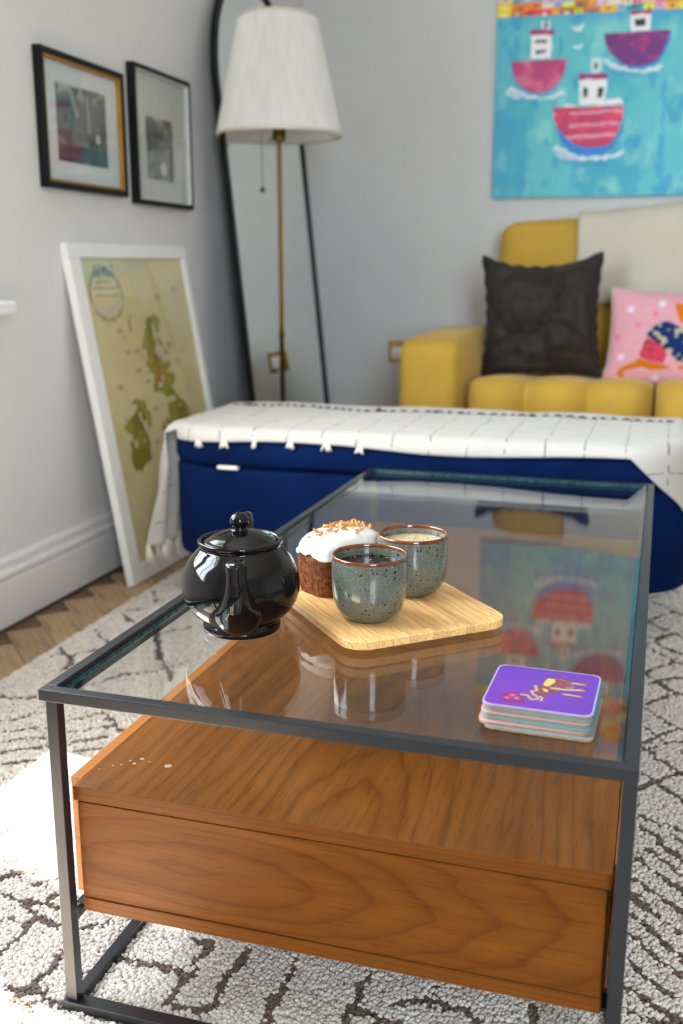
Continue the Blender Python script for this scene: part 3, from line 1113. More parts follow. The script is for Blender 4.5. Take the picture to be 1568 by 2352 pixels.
# ------------------------------------------------------------------ cups and coffee
cup_prof = [(0, .0015), (.024, .001), (.0262, 0), (.0272, .0016)] + [tuple(p) for p in bez([(.0272, .0016), (.0345, .0065), (.0410, .0160), (.0447, .0290), (.0460, .0430), (.0464, .0600), (.0462, .0770)], 5)][1:]
cup_in = [(.0432, .0770), (.0434, .0600), (.0425, .0400), (.0385, .0180), (.0300, .0070), (0, .0050)]
rim_prof = [(.0462, .0770), (.0462, .0795), (.0456, .0810), (.0447, .0815), (.0438, .0810), (.0433, .0795), (.0432, .0770)]


def cup(c, k, label, level):
    t = thing('coffee_cup', label, 'cup', (c[0], c[1], TZ), 'speckled stoneware cups on the tray')
    s = lambda pr: [(r * k, z * k) for r, z in pr]
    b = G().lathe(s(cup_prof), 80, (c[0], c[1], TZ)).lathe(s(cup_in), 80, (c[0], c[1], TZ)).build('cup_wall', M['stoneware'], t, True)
    G().lathe(s(rim_prof), 80, (c[0], c[1], TZ)).build('rim', M['rim'], b, True, label='brown orange glazed rim')
    return t


cup((.2735, .2970), 1.0, 'grey green speckled cup of black coffee at the front of the tray', .066)
cup((.3005, .4090), 1.0, 'grey green speckled cup of milky coffee behind the other cup', .066)
for (c, mat, name, label) in (((.2735, .2970), M['coffee'], 'black_coffee', 'black coffee with a few bubbles filling the front cup'),
                              ((.3005, .4090), M['crema'], 'milky_coffee', 'pale frothy coffee filling the back cup')):
    lv = .0665 if name == 'black_coffee' else .0690
    z = TZ + lv
    co = thing(name, label, 'coffee', (c[0], c[1], TZ + .006))
    prof = [(0, lv), (.034, lv), (.0415, lv + .0001), (.0430, lv + .0008), (.0431, lv - .001), (.0428, .045), (.0415, .038), (.0370, .0175), (.029, .0085), (0, .0065)]
    G().lathe(prof, 64, (c[0], c[1], TZ)).build('liquid', mat, co, True)
    g = G()
    nb = 70 if name == 'black_coffee' else 60
    for k in range(nb):
        if name == 'black_coffee' and k > 34:
            a = rnd.uniform(0, 6.28)
            r = rnd.uniform(.0395, .0420)
            x, y = r * math.cos(a), r * math.sin(a)
        elif name == 'black_coffee':
            x, y = .004 + rnd.gauss(0, .009), -.020 + rnd.gauss(0, .006)
        else:
            a = rnd.uniform(0, 6.28)
            r = .041 * math.sqrt(rnd.random())
            x, y = r * math.cos(a), r * math.sin(a)
        if math.hypot(x, y) > .0418:
            continue
        q = rnd.uniform(.0007, .0019)
        g.lathe([(q, -.0002), (q * .8, q * .35), (0, q * .55)], 8, (c[0] + x, c[1] + y, z))
    fo = g.build('bubbles', M['foam'], co, True, kind='stuff')

# ------------------------------------------------------------------ iced loaf cake
LC = np.array((.203, .405))
la = math.radians(58)
LU, LV_ = np.array((math.cos(la), math.sin(la))), np.array((-math.sin(la), math.cos(la)))
cake = thing('loaf_cake', 'small ginger loaf cake with white icing and toasted nut flakes', 'cake', (float(LC[0]), float(LC[1]), TZ))
HL, HW = .057, .036


def loaf_outline(th, hl, hw, p=4.0):
    c, s = math.cos(th), math.sin(th)
    r = (abs(c) ** p + abs(s) ** p) ** (-1 / p)
    return r * c * hl, r * s * hw


def loaf_pt(a, b, z):
    q = LC + LU * a + LV_ * b
    return (q[0], q[1], TZ + z)


NTH = 160
P = []
for (k, z) in [(0, .0004), (.90, .0004), (.93, .003), (.94, .012), (.95, .022), (.965, .032), (.985, .041), (1.0, .050), (.97, .058), (.85, .067), (.6, .076), (.3, .080), (0.0, .081)]:
    row = []
    for i in range(NTH):
        th = 2 * math.pi * i / NTH
        a, b = loaf_outline(th, HL, HW)
        m = k * (1 + (.010 * math.sin(i * 2 * math.pi / 3.6) if .002 < z < .046 else 0) + .02 * (rnd.random() - .5) * (z > .001) * (k > 0))
        row.append(loaf_pt(a * m, b * m, z))
    P.append(row)
G().grid(np.array(P), False, True).build('sponge', M['cake'], cake, True)
P = []
drip = []
for i in range(NTH):
    th = 2 * math.pi * i / NTH
    n = float(vnoise(6 + 2.6 * math.cos(th), 6 + 2.6 * math.sin(th), 5))
    n2 = float(vnoise(6 + 7 * math.cos(th), 6 + 7 * math.sin(th), 15))
    drip.append(-.002 + .026 * max(0, n - .42) + .006 * n2)
for j, q in enumerate(np.linspace(0, 1, 26)):
    row = []
    for i in range(NTH):
        th = 2 * math.pi * i / NTH
        a, b = loaf_outline(th, HL + .0022, HW + .0022, 3.4)
        zt = .0850
        if q < .72:
            k = q / .72
            kk = .97 * math.sin(k * math.pi / 2)
            z = zt - .028 * (1 - math.cos(k * math.pi / 2)) ** 1.1
        else:
            k = (q - .72) / .28
            kk = .97 + .045 * math.sin(k * math.pi * .62) - (.05 if j == 25 else 0)
            z = zt - .028 - k * drip[i]
        wob = .0012 * (float(vnoise(a * 180 * kk + 20, b * 180 * kk + 20, 31)) - .5)
        row.append(loaf_pt(a * kk, b * kk, z + wob))
    P.append(row)
ic = G().grid(np.array(P), False, True).build('icing', M['icing'], cake, True)
fl0 = None
for k in range(84):
    a, b = rnd.gauss(.010, .024), rnd.gauss(-.003, .010)
    if abs(a) > .05 or abs(b) > .026:
        continue
    rr_ = max(abs(a) / HL, abs(b) / HW)
    z = .0850 - .028 * (1 - math.cos(math.asin(min(.98, rr_)))) ** 1.1 + .0012
    p = loaf_pt(a, b, z)
    if fl0 is None:
        g = G()
        vv = []
        for t in np.linspace(-1, 1, 7):
            w = .0019 * math.sqrt(max(0, 1 - t * t)) + .0002
            vv.append([(t * .0055, -w, .0009 * t * t), (t * .0055, 0, .0011 + .0009 * t * t), (t * .0055, w, .0009 * t * t), (t * .0055, 0, -.0004 + .0009 * t * t)])
        g.grid(np.array(vv), False, True)
        g.v = [q + BASE[cake.name] for q in g.v]
        fl0 = g.build('nut_flake', M['flake'], cake, True)
        c = fl0
    else:
        c = copy_part(fl0, cake)
    c.location = Vector(p) - Vector(BASE[cake.name])
    c.rotation_euler = (rnd.gauss(0, .35), rnd.gauss(0, .35), rnd.uniform(0, 6.28))
    s = rnd.uniform(.7, 1.35)
    c.scale = (s, s * rnd.uniform(.8, 1.4), s)

# ------------------------------------------------------------------ coasters
PR = {'body': [(0.501, 0.128), (0.506, 0.138), (0.515, 0.142), (0.528, 0.138), (0.531, 0.131), (0.529, 0.122), (0.523, 0.113), (0.516, 0.1), (0.511, 0.101), (0.508, 0.108), (0.502, 0.114)], 'rump': [(0.502, 0.122), (0.507, 0.137), (0.514, 0.136), (0.514, 0.128), (0.508, 0.117), (0.504, 0.116)], 'head': [(0.496, 0.114), (0.502, 0.114), (0.508, 0.108), (0.512, 0.1), (0.51, 0.088), (0.504, 0.089), (0.5, 0.095), (0.498, 0.105)], 'ear': [(0.502, 0.11), (0.508, 0.108), (0.511, 0.1), (0.506, 0.102)], 'leg1': [(0.528, 0.135), (0.543, 0.136), (0.544, 0.128), (0.539, 0.127), (0.528, 0.129)], 'leg2': [(0.51, 0.116), (0.517, 0.115), (0.543, 0.12), (0.544, 0.112), (0.536, 0.113), (0.522, 0.11), (0.513, 0.109)], 'leg3': [(0.522, 0.102), (0.533, 0.104), (0.542, 0.103), (0.542, 0.097), (0.537, 0.1), (0.523, 0.099)], 'trunk': [(0.496, 0.114), (0.499, 0.102), (0.494, 0.099), (0.497, 0.092), (0.503, 0.086), (0.502, 0.081), (0.497, 0.079), (0.492, 0.088), (0.486, 0.088)], 'tusk': [(0.504, 0.089), (0.507, 0.086), (0.506, 0.078)], 'tail': [(0.52, 0.144), (0.521, 0.149), (0.515, 0.152), (0.51, 0.152)], 'flower': [(0.466, 0.08), (0.472, 0.089), (0.48, 0.09), (0.487, 0.081), (0.493, 0.073), (0.492, 0.068), (0.478, 0.064), (0.471, 0.068)], 'fl': [(0.474, 0.076), (0.478, 0.084), (0.483, 0.078)]}
CXc, CYc, CS = .5045, .1085, .1045
lam = [('grey_lam', 1.8, (.0025, -.0035), 'bottom coaster of the stack, grey edged'),
       ('pink_lam', 0.2, (-.0035, -.002), 'pale pink edged coaster second from the bottom of the stack'),
       ('teal_lam', 3.0, (.001, -.0015), 'pale blue edged coaster third from the bottom of the stack'),
       ('pink_lam', 1.6, (-.001, 0), 'rosy edged coaster third from the top of the stack'),
       ('teal_lam', 2.6, (.0015, .0005), 'teal coaster just under the purple one'),
       ('lilac_lam', 1.4, (0, 0), 'purple top coaster printed with a golden elephant and pink flowers')]
CT = .0041
for k, (mt, rot, off, lab) in enumerate(lam):
    z0 = GT + k * CT
    t = thing('coaster', lab, 'coaster', (CXc + off[0], CYc + off[1], z0), 'stack of coasters on the glass')
    t.rotation_euler = (0, 0, math.radians(-rot))
    o_ = BASE[t.name]
    h = CS / 2
    pts = [(p + o_[0], q + o_[1]) for p, q in rrect(-h, h, -h, h, .0095, 6)]
    pin = [(p + o_[0], q + o_[1]) for p, q in rrect(-h + .0006, h - .0006, -h + .0006, h - .0006, .009, 6)]
    G().extrude(pin, 'z', z0 + .0001, z0 + CT - .0013).build('core', M['cork'], t)
    G().extrude(pts, 'z', z0 + CT - .0013, z0 + CT - .0001).build('laminate', M[mt], t)
    if k == 5:
        cv = Canvas(CXc - h + .0014, CXc + h - .0014, CYc - h + .0014, CYc + h - .0014, 190, 190, (112, 58, 186), 0.62)
        cv.put(fbm(cv.X * 60, cv.Y * 60, 3, 3), (132, 70, 206), .5)
        cv.blob(.485, .085, .04, .03, (142, 60, 190), .5, .9)
        gold, dk = (236, 214, 130), (150, 72, 92)
        cv.line(PR['tail'], .0009, (150, 84, 110))
        for n in ('leg1', 'leg2', 'leg3', 'body', 'head'):
            cv.poly(PR[n], dk, 1, .002)
        cv.put(np.maximum(0, fbm(cv.X * 260, cv.Y * 260, 5, 3) - .5) * 3 * (np.hypot(cv.X - .517, cv.Y - .122) < .016), (206, 160, 130), .8)
        cv.poly(PR['rump'], gold, .95, .003)
        cv.poly(PR['ear'], gold, .95, .002)
        cv.line([(.512, .113), (.525, .1125), (.541, .117)], .0032, gold, .95)
        cv.line([(.531, .132), (.541, .131)], .0030, gold, .9)
        cv.line([(.525, .1015), (.540, .1005)], .0026, gold, .9)
        for q in ((.542, .132), (.542, .116), (.541, .100)):
            cv.blob(*q, .002, .003, (196, 140, 90), .9)
        cv.line(PR['trunk'], .0030, (214, 184, 110))
        cv.line(PR['tusk'], .0016, gold)
        cv.poly(PR['flower'], (150, 44, 110), .95, .006)
        for (fx, fy) in PR['fl']:
            cv.blob(fx, fy, .0042, .0042, (196, 76, 140), .9)
            cv.blob(fx, fy, .0018, .0018, (236, 150, 190), .9)
        # keep the print inside the rounded sheet
        g = G()
        nx, ny = cv.X.shape
        idx = np.arange(nx * ny).reshape(nx, ny)
        rr_ = .0085
        hx = h - .0014
        dx = np.maximum(np.abs(cv.X - CXc) - (hx - rr_), 0)
        dy = np.maximum(np.abs(cv.Y - CYc) - (hx - rr_), 0)
        ins = np.hypot(dx, dy) <= rr_ + 1e-6
        F = [(idx[i, j], idx[i + 1, j], idx[i + 1, j + 1], idx[i, j + 1]) for i in range(nx - 1) for j in range(ny - 1) if ins[i, j] and ins[i + 1, j] and ins[i + 1, j + 1] and ins[i, j + 1]]
        g.add(np.stack([cv.X, cv.Y, np.full_like(cv.X, z0 + CT)], -1), F)
        g.build('picture', M['coaster_print'], t, colors=cv.c.reshape(-1, 3), label='golden elephant with flowers on purple')

# ------------------------------------------------------------------ blue storage bench
BX0, BX1, BY0, BY1, BZ0, BZT = -.540, .684, 1.318, 1.765, .135, .450
bench = thing('storage_bench', 'long navy velvet storage bench with rounded ends behind the coffee table', 'bench', (.08, 1.54, 0))


def slab(outline_fn, rows):
    """closed pillow-edged slab: rows of (inset, z)"""
    P = [[(x, y, z) for (x, y) in outline_fn(i)] for (i, z) in rows]
    return np.array(P)


def bench_out(i):
    return rrect(BX0 + i, BX1 - i, BY0 + i, BY1 - i, max(.02, .15 - i), 14)


def capped(g, P):
    n = P.shape[1]
    g.grid(P, False, True)
    k = g.n - P.shape[0] * n
    g.f.append(tuple(range(k, k + n))[::-1])
    g.f.append(tuple(range(g.n - n, g.n)))
    return g


seam = .367
capped(G(), slab(bench_out, [(.02, BZ0), (.004, BZ0 + .006), (0, BZ0 + .02), (0, seam - .016), (.004, seam - .006), (.012, seam - .002)])).build('box', M['velvet_blue'], bench, True, angle=50)
capped(G(), slab(bench_out, [(.012, seam), (.003, seam + .004), (-.002, seam + .016), (-.002, BZT - .035), (.004, BZT - .018), (.016, BZT - .005), (.035, BZT), (.12, BZT + .003)])).build('lid', M['velvet_blue'], bench, True, angle=50)
G().box(-.382, -.330, BY0 - .0035, BY0 + .012, seam - .0055, seam + .0035, .0012).build('pull_tab', M['cotton'], bench, label='small pale pull tab at the lid seam')
for (x, y) in ((BX0 + .14, BY0 + .10), (BX1 - .14, BY0 + .10), (BX0 + .14, BY1 - .10), (BX1 - .14, BY1 - .10)):
    G().lathe([(0, 0), (.018, 0), (.024, BZ0 - .001), (0, BZ0 - .001)], 20, (x, y, .006)).build('foot', M['black_frame'], bench, True, angle=40)

# throw over the bench
thr = thing('throw_blanket', 'white woven throw with thin dark grid lines draped over the navy bench', 'blanket', (.08, 1.54, BZT))


def bench_front(x):
    x = min(max(x, BX0 + .002), BX1 - .002)
    r = .15
    if x < BX0 + r:
        return BY0 + r - math.sqrt(max(0, r * r - (BX0 + r - x) ** 2))
    if x > BX1 - r:
        return BY0 + r - math.sqrt(max(0, r * r - (x - BX1 + r) ** 2))
    return BY0


NSx, NTy = 260, 90
Pm = np.zeros((NSx, NTy, 3))
UVm = np.zeros((NSx, NTy, 2))
s0, s1 = -.85, .86
ztop = BZT + .009
for i in range(NSx):
    s = s0 + (s1 - s0) * i / (NSx - 1)
    # along the bench, falling over both ends
    xe0, xe1, rf = BX0 + .035, BX1 - .045, .045
    arc = rf * math.pi / 2
    if s < xe0:
        d = xe0 - s
        if d < arc:
            x, dz = xe0 - rf * math.sin(d / rf), rf * (1 - math.cos(d / rf))
        else:
            e = d - arc
            x, dz = xe0 - rf - .17 * e, rf + e
    elif s > xe1:
        d = s - xe1
        if d < arc:
            x, dz = xe1 + rf * math.sin(d / rf), rf * (1 - math.cos(d / rf))
        else:
            e = d - arc
            x, dz = xe1 + rf + .05 * e, rf + e
    else:
        x, dz = s, 0
    xq = min(max(x, BX0 + .01), BX1 - .01)
    yf = bench_front(xq)
    if s < xe0:
        yf = min(yf, BY0 + .055)
        hang = .006
    else:
        hang = .018 + .006 * math.sin(s * 9) + .95 * max(0, s - .55)
    hang = min(hang, .15)
    back = BY1 - .03 - .05 * smoothstep(BX0 + .25, BX0, s)
    yb_ = back
    for j in range(NTy):
        q = j / (NTy - 1)
        L = (yb_ - yf) + hang + .06
        t = q * L - hang - .03            # 0 = front edge of the lid
        if t < 0:
            d = -t
            rr_ = .03
            if d < rr_ * math.pi / 2:
                y, dzy = yf + .026 - rr_ * math.sin(d / rr_), rr_ * (1 - math.cos(d / rr_))
            else:
                y, dzy = yf - .005, rr_ + (d - rr_ * math.pi / 2)
        else:
            y, dzy = yf + .026 + t, 0
        z = ztop - max(dz, 0) - dzy * (1 if dz < .01 else .6)
        wr = (fbm(s * 7 + 20, q * 5 + 3, 41, 3) - .5) * .010
        if dz > .02 and s < xe0:
            x2 = x + .020 * math.sin(q * 26 + s * 9) * min(1, dz / .1)
            y = y * (1 - .25 * min(1, dz / .3)) + (BY0 + .12) * .25 * min(1, dz / .3)
        else:
            x2 = x
        Pm[i, j] = (x2, y, z + max(wr, -.004) * (1 if dzy == 0 else .3))
        UVm[i, j] = (s, t)
g = G().grid(Pm)
cl = g.build('cloth', M['throw'], thr, True)
uvl = cl.data.uv_layers.new(name='weave')
UVf = UVm.reshape(-1, 2)
li = np.zeros(len(cl.data.loops), np.int32)
cl.data.loops.foreach_get('vertex_index', li)
uvl.data.foreach_set('uv', UVf[li].astype(np.float32).ravel())
sol = cl.modifiers.new('thickness', 'SOLIDIFY')
sol.thickness = .004
sol.offset = 1
# short tufts along the front hem, fringe at the hanging end
for k, x in enumerate((-.425, -.36, -.28, -.195, -.11, -.03)):
    i = int((x - s0) / (s1 - s0) * (NSx - 1))
    p = Pm[i, 0]
    g = G()
    for q in range(7):
        a = rnd.uniform(-.009, .009)
        g.tube([(p[0] + a * .5, p[1] - .002, p[2] + .004), (p[0] + a, p[1] - .005, p[2] - .006), (p[0] + a * 1.5, p[1] - .004 + rnd.uniform(-.003, .001), p[2] - .013 + rnd.uniform(-.003, .003))], [.0022, .0026, .0012], 6)
    g.build('tassel', M['cotton'], thr, True)
for k in range(7):
    j = int(2 + k * (NTy - 30) / 6)
    p = Pm[0, j]
    g = G()
    for q in range(6):
        a, b = rnd.uniform(-.010, .010), rnd.uniform(-.010, .010)
        ln = rnd.uniform(.035, .055)
        g.tube([(p[0], p[1], p[2] + .006), (p[0] + a * .6, p[1] + b * .6, p[2] - ln * .4), (p[0] + a + .004, p[1] + b, p[2] - ln)], [.0032, .0034, .0015], 6)
    g.build('tassel', M['cotton'], thr, True)
g = G()
x = -.545
while x < .62:
    l_ = rnd.uniform(.010, .024)
    yy = 1.690 + rnd.uniform(-.003, .003)
    i = int((x - s0) / (s1 - s0) * (NSx - 1))
    jj = int(np.argmin(np.abs(Pm[i, :, 1] - yy)))
    zz_ = Pm[i, jj, 2] + .004
    g.tube([(x, yy, zz_), (x + l_ * .5, yy + rnd.uniform(-.002, .002), zz_ + .0035), (x + l_, yy, zz_)], [.0016, .0026, .0014], 6)
    x += l_ + rnd.uniform(.004, .012)
g.build('stitching', M['wool_dark'], thr, True, kind='stuff', label='line of dark running stitches')
for x, y in ((-.45, 1.69), (-.09, 1.69), (.06, 1.685), (.30, 1.69)):
    G().lathe([(0, .012), (.006, .009), (.008, .003), (.006, 0)], 10, (x, y, ztop)).build('knot', M['wool_dark'], thr, True, label='small dark yarn knot')

# ------------------------------------------------------------------ mustard sofa
SX0, SX1 = -.215, 1.80
sofa = thing('sofa', 'mustard yellow sofa with channel quilted seat under the boat painting', 'sofa', (.8, 2.8, 0))
G().box(SX0 + .03, SX1 - .03, 2.42, 3.24, .07, .34, .03, 3).build('base', M['mustard'], sofa, True, angle=60)


def soft_box(x0, x1, y0, y1, z0, z1, r, bulge=.015, n=14):
    """rounded, slightly bulging upholstered block"""
    g = G()
    bm = bmesh.new()
    bmesh.ops.create_cube(bm, size=2)
    bmesh.ops.subdivide_edges(bm, edges=list(bm.edges), cuts=n, use_grid_fill=True)
    hx, hy, hz = (x1 - x0) / 2, (y1 - y0) / 2, (z1 - z0) / 2
    vs = []
    for q in bm.verts:
        p = np.array(q.co)
        w = p * np.array((hx, hy, hz))
        inner = np.clip(w, -np.array((hx, hy, hz)) + r, np.array((hx, hy, hz)) - r)
        d = w - inner
        ln = np.linalg.norm(d)
        if ln > 1e-9:
            w = inner + d / ln * r if np.count_nonzero(np.abs(d) > 1e-9) > 1 else w
        u = 1 - np.abs(p) ** 2
        w = w + np.sign(p) * (np.abs(p) > .999) * bulge * np.array((u[1] * u[2], u[0] * u[2], u[0] * u[1]))
        vs.append(w + np.array(((x0 + x1) / 2, (y0 + y1) / 2, (z0 + z1) / 2)))
    bm.verts.index_update()
    g.add(vs, [tuple(w.index for w in f.verts) for f in bm.faces])
    bm.free()
    return g


G().add(*[soft_box(SX0, SX0 + .205, 2.36, 3.22, .06, .600, .040, .016).v[0], soft_box(SX0, SX0 + .205, 2.36, 3.22, .06, .600, .040, .016).f]).build('armrest', M['mustard'], sofa, True)
soft_box(SX1 - .205, SX1, 2.36, 3.22, .06, .600, .040, .016).build('armrest', M['mustard'], sofa, True)
# backrest in two leaning cushions
for (a, b) in ((SX0 + .222, .800), (.806, SX1 - .222)):
    g = soft_box(a, b, 2.98, 3.22, .36, .985, .05, .02)
    V_ = g.v[0]
    V_[:, 1] += (V_[:, 2] - .36) * .06
    g.build('back_cushion', M['mustard'], sofa, True)


def channel_cushion(x0, x1, chan, y0, y1, z0, z1):
    """seat cushion stitched into rounded channels that run front to back"""
    prof = []
    r = .075
    for (cy, cz, a0, a1) in ((y0 + r, z1 - r, 180, 90), (y1 - .03, z1 - .04 - .03, 90, 0), (y1 - .03, z0 + .03, 0, -90), (y0 + .05, z0 + .05, -90, -180)):
        rr_ = r if cy == y0 + r else (.05 if cy == y0 + .05 else .03)
        for k in range(9):
            a = math.radians(a0 + (a1 - a0) * k / 8)
            prof.append((cy + rr_ * math.cos(a), cz + rr_ * math.sin(a)))
    cy, cz = (y0 + y1) / 2, (z0 + z1) / 2
    P = []
    N = 20 * chan
    for i in range(N + 1):
        t = i / N
        f = (t * chan) % 1 if i < N else 1.0
        e = abs(2 * f - 1)
        ends = (t * chan < .5 or t * chan > chan - .5)
        dip = .055 * e ** 2.2 + (.045 * e ** 5 if ends and (t < .5 / chan and f < .5 or t > 1 - .5 / chan and f > .5) else 0)
        row = []
        for (y, z) in prof:
            vy, vz = y - cy, z - cz
            ln = math.hypot(vy, vz)
            row.append((x0 + (x1 - x0) * t, cy + vy * (1 - dip / ln * (1 if y < cy + .1 else .5)), cz + vz * (1 - dip / ln)))
        P.append(row)
    return capped(G(), np.array(P))


channel_cushion(SX0 + .222, .582, 3, 2.33, 2.99, .335, .487).build('seat_cushion', M['mustard'], sofa, True)
channel_cushion(.588, 1.08, 3, 2.33, 2.99, .335, .487).build('seat_cushion', M['mustard'], sofa, True)
channel_cushion(1.086, SX1 - .222, 3, 2.33, 2.99, .335, .487).build('seat_cushion', M['mustard'], sofa, True)
for (x, y) in ((SX0 + .08, 2.46), (SX1 - .08, 2.46), (SX0 + .08, 3.14), (SX1 - .08, 3.14)):
    G().lathe([(0, 0), (.016, 0), (.024, .069), (0, .069)], 16, (x, y, 0)).build('foot', M['black_frame'], sofa, True, angle=40)

# cream throw over the sofa back
P = []
for i in range(60):
    x = .283 + i / 59 * .78
    lift = .0 + .035 * smoothstep(.283, .75, x)
    row = []
    for (y, z) in bez([(2.972, .70), (2.968, .80), (2.985, .93), (3.005, .988), (3.05, 1.012), (3.14, 1.016), (3.22, 1.004), (3.272, .965), (3.278, .86)], 6):
        row.append((x + .006 * math.sin(z * 9) + (.004 if i else 0) * math.sin(z * 30), y + .010 * (float(vnoise(x * 9, z * 9, 77)) - .5) - .006, z + lift * (z > .9)))
    P.append(row)
st = G().grid(np.array(P)).build('sofa_throw', M['cream'], None, True, base=(.67, 3.1, .99))
tag(st, 'plain cream throw hung over the mustard sofa back', 'blanket')
sol = st.modifiers.new('thickness', 'SOLIDIFY')
sol.thickness = .008
sol.offset = 1


def pillow(w, h, t, n=64, pinch=.06, seed=1, wr=.008):
    """square cushion: two sheets sewn along a seam; returns front grid and back grid (local x, depth, z)"""
    a = np.linspace(-1, 1, n)
    A, Bq = np.meshgrid(a, a, indexing='ij')
    edge = (1 - A ** 2) * (1 - Bq ** 2)
    x = A * w / 2 * (1 - pinch * (1 - np.abs(Bq) ** 2.2))
    z = Bq * h / 2 * (1 - pinch * (1 - np.abs(A) ** 2.2))
    d = t / 2 * np.clip(edge, 0, 1) ** .42
    wrk = (fbm(A * 2.2 + 10, Bq * 2.2 + 10, seed, 4) - .5) * wr * 2
    d = d * (1 + 0 * wrk) + wrk * smoothstep(0, .35, edge)
    return A, Bq, x, z, d


def place(x, d, z, c, yaw, lean, roll):
    M4 = Matrix.Translation(c) @ Matrix.Rotation(yaw, 4, 'Z') @ Matrix.Rotation(lean, 4, 'X') @ Matrix.Rotation(roll, 4, 'Y')
    P = np.stack([x, d, z], -1)
    R = np.array(M4.to_3x3())
    return P @ R.T + np.array(M4.translation)


dk = thing('cushion', 'dark brown velvet cushion leaning in the corner of the sofa', 'cushion', (.19, 2.77, .46))
A, Bq, x, z, d = pillow(.405, .405, .15, 72, .10, 5, .034)
z = z + .016 * np.abs(A) ** 3 * smoothstep(.4, 1, Bq) - .012 * (1 - A ** 2) * smoothstep(.3, 1, Bq)
c, ya, le, ro = Vector((.195, 2.765, .655)), .06, -.20, -.035
G().grid(place(x, -d, z, c, ya, le, ro)).grid(place(x, d, z, c, ya, le, ro)).build('cover', M['velvet_brown'], dk, True)
ring = [(i, 0) for i in range(72)] + [(71, i) for i in range(1, 72)] + [(i, 71) for i in range(70, -1, -1)] + [(0, i) for i in range(70, 0, -1)]
pts = place(x, 0 * d, z, c, ya, le, ro)
path = []
rad = []
for q, (i, j) in enumerate(ring):
    path.append(tuple(pts[i, j] + np.array((0, .003 * math.sin(q * .5), .0015 * math.sin(q * .6)))))
    rad.append(.0065 + .002 * math.sin(q * .7))
G().tube(path, rad, 7, closed=True).build('flange', M['velvet_brown'], dk, True)

pk = thing('cushion', 'pink cushion printed with an animal in a blue patterned jumper', 'cushion', (.61, 2.76, .46))
w_, h_ = .40, .325
n = 110
A, Bq, x, z, d = pillow(w_, h_, .13, n, .06, 9, .006)
x = x - .014 * smoothstep(-.6, -1, Bq) * smoothstep(0, -1, A)
c, ya, le, ro = Vector((.619, 2.765, .590)), .0, -.16, .035
Pf = place(x, -d, z, c, ya, le, ro)
PKP = {'blue': [(0.546, 0.61), (0.563, 0.634), (0.592, 0.651), (0.614, 0.653), (0.638, 0.641), (0.661, 0.63), (.72, .60), (.73, .53), (0.668, 0.525), (0.643, 0.528), (0.624, 0.554), (0.603, 0.567), (0.574, 0.588)], 'pink': [(0.549, 0.601), (0.574, 0.588), (0.609, 0.566), (0.614, 0.546), (0.605, 0.517), (0.563, 0.524), (0.528, 0.539), (0.534, 0.566)], 'orange': [(0.529, 0.533), (0.563, 0.522), (0.601, 0.515), (0.626, 0.508), (0.617, 0.498), (0.565, 0.495), (0.538, 0.504), (0.505, 0.495), (0.482, 0.487), (0.479, 0.473), (0.491, 0.464), (0.52, 0.464), (0.522, 0.453), (0.492, 0.45), (0.471, 0.461), (0.458, 0.476), (0.465, 0.494), (0.489, 0.509), (0.514, 0.519)], 'head': [(0.631, 0.714), (0.646, 0.709), (0.68, 0.712), (.715, .70), (.72, .665), (.70, .645), (0.659, 0.645), (0.646, 0.661), (0.639, 0.676)]}
cv = Canvas(0, 1, 0, 1, n, n, (202, 150, 160), 1.2)
cv.X, cv.Y = Pf[..., 0], Pf[..., 2]
for q in ((0.491, 0.69), (0.59, 0.708), (0.468, 0.533), (0.582, 0.466), (.70, .47), (.76, .62), (.75, .70)):
    cv.blob(*q, .010, .010, (214, 200, 226), 1, .3)
for q in ((0.518, 0.639), (0.571, 0.676), (0.455, 0.597), (0.438, 0.458), (0.664, 0.463), (.77, .55)):
    cv.blob(*q, .009, .009, (214, 106, 126), .9, .35)
cv.poly(PKP['orange'], (190, 104, 16))
cv.poly(PKP['head'], (196, 104, 20))
cv.poly([(.665, .685), (.70, .690), (.70, .665), (.675, .66)], (206, 180, 150))
cv.poly([(.655, .511), (.70, .515), (.70, .498), (.655, .498)], (196, 110, 30))
m_ = cv.poly(PKP['pink'], (196, 62, 88))
cv.put(m_ * (vnoise(cv.X * 190, cv.Y * 190, 6) > .68), (120, 30, 56), .8)
m_ = cv.poly(PKP['blue'], (14, 44, 96))
cv.put(m_ * (vnoise(cv.X * 75, cv.Y * 75, 12) > .64), (176, 164, 140), .95)
g = G().grid(Pf).grid(place(x, d, z, c, ya, le, ro))
cols_ = np.concatenate([cv.c.reshape(-1, 3), np.tile(np.array(alb(180, 176, 160)), (n * n, 1))])
g.build('cover', M['cloth_print'], pk, True, colors=cols_)
ring = [(i, 0) for i in range(n)] + [(n - 1, i) for i in range(1, n)] + [(i, n - 1) for i in range(n - 2, -1, -1)] + [(0, i) for i in range(n - 2, 0, -1)]
pts = place(x, 0 * d, z, c, ya, le, ro)
G().tube([tuple(pts[i, j]) for (i, j) in ring], .0035, 6, closed=True).build('piping', M['cream'], pk, True)

# ------------------------------------------------------------------ wall socket behind the sofa arm
so = thing('wall_socket', 'brass wall socket with a white plug low on the back wall', 'socket', (-.442, YB, .485))
G().box(-.4855, -.3985, YB - .0065, YB - .0002, .4415, .5285, .003, 2).build('plate', M['brass'], so)
G().box(-.467, -.419, YB - .034, YB - .0066, .458, .508, .008, 3).build('plug', M['white'], so, True, angle=40, label='white plug')
G().tube([(-.443, YB - .022, .459), (-.443, YB - .024, .40), (-.436, YB - .03, .30), (-.40, YB - .03, .17)], .0035, 8).build('cord', M['white'], so, True)

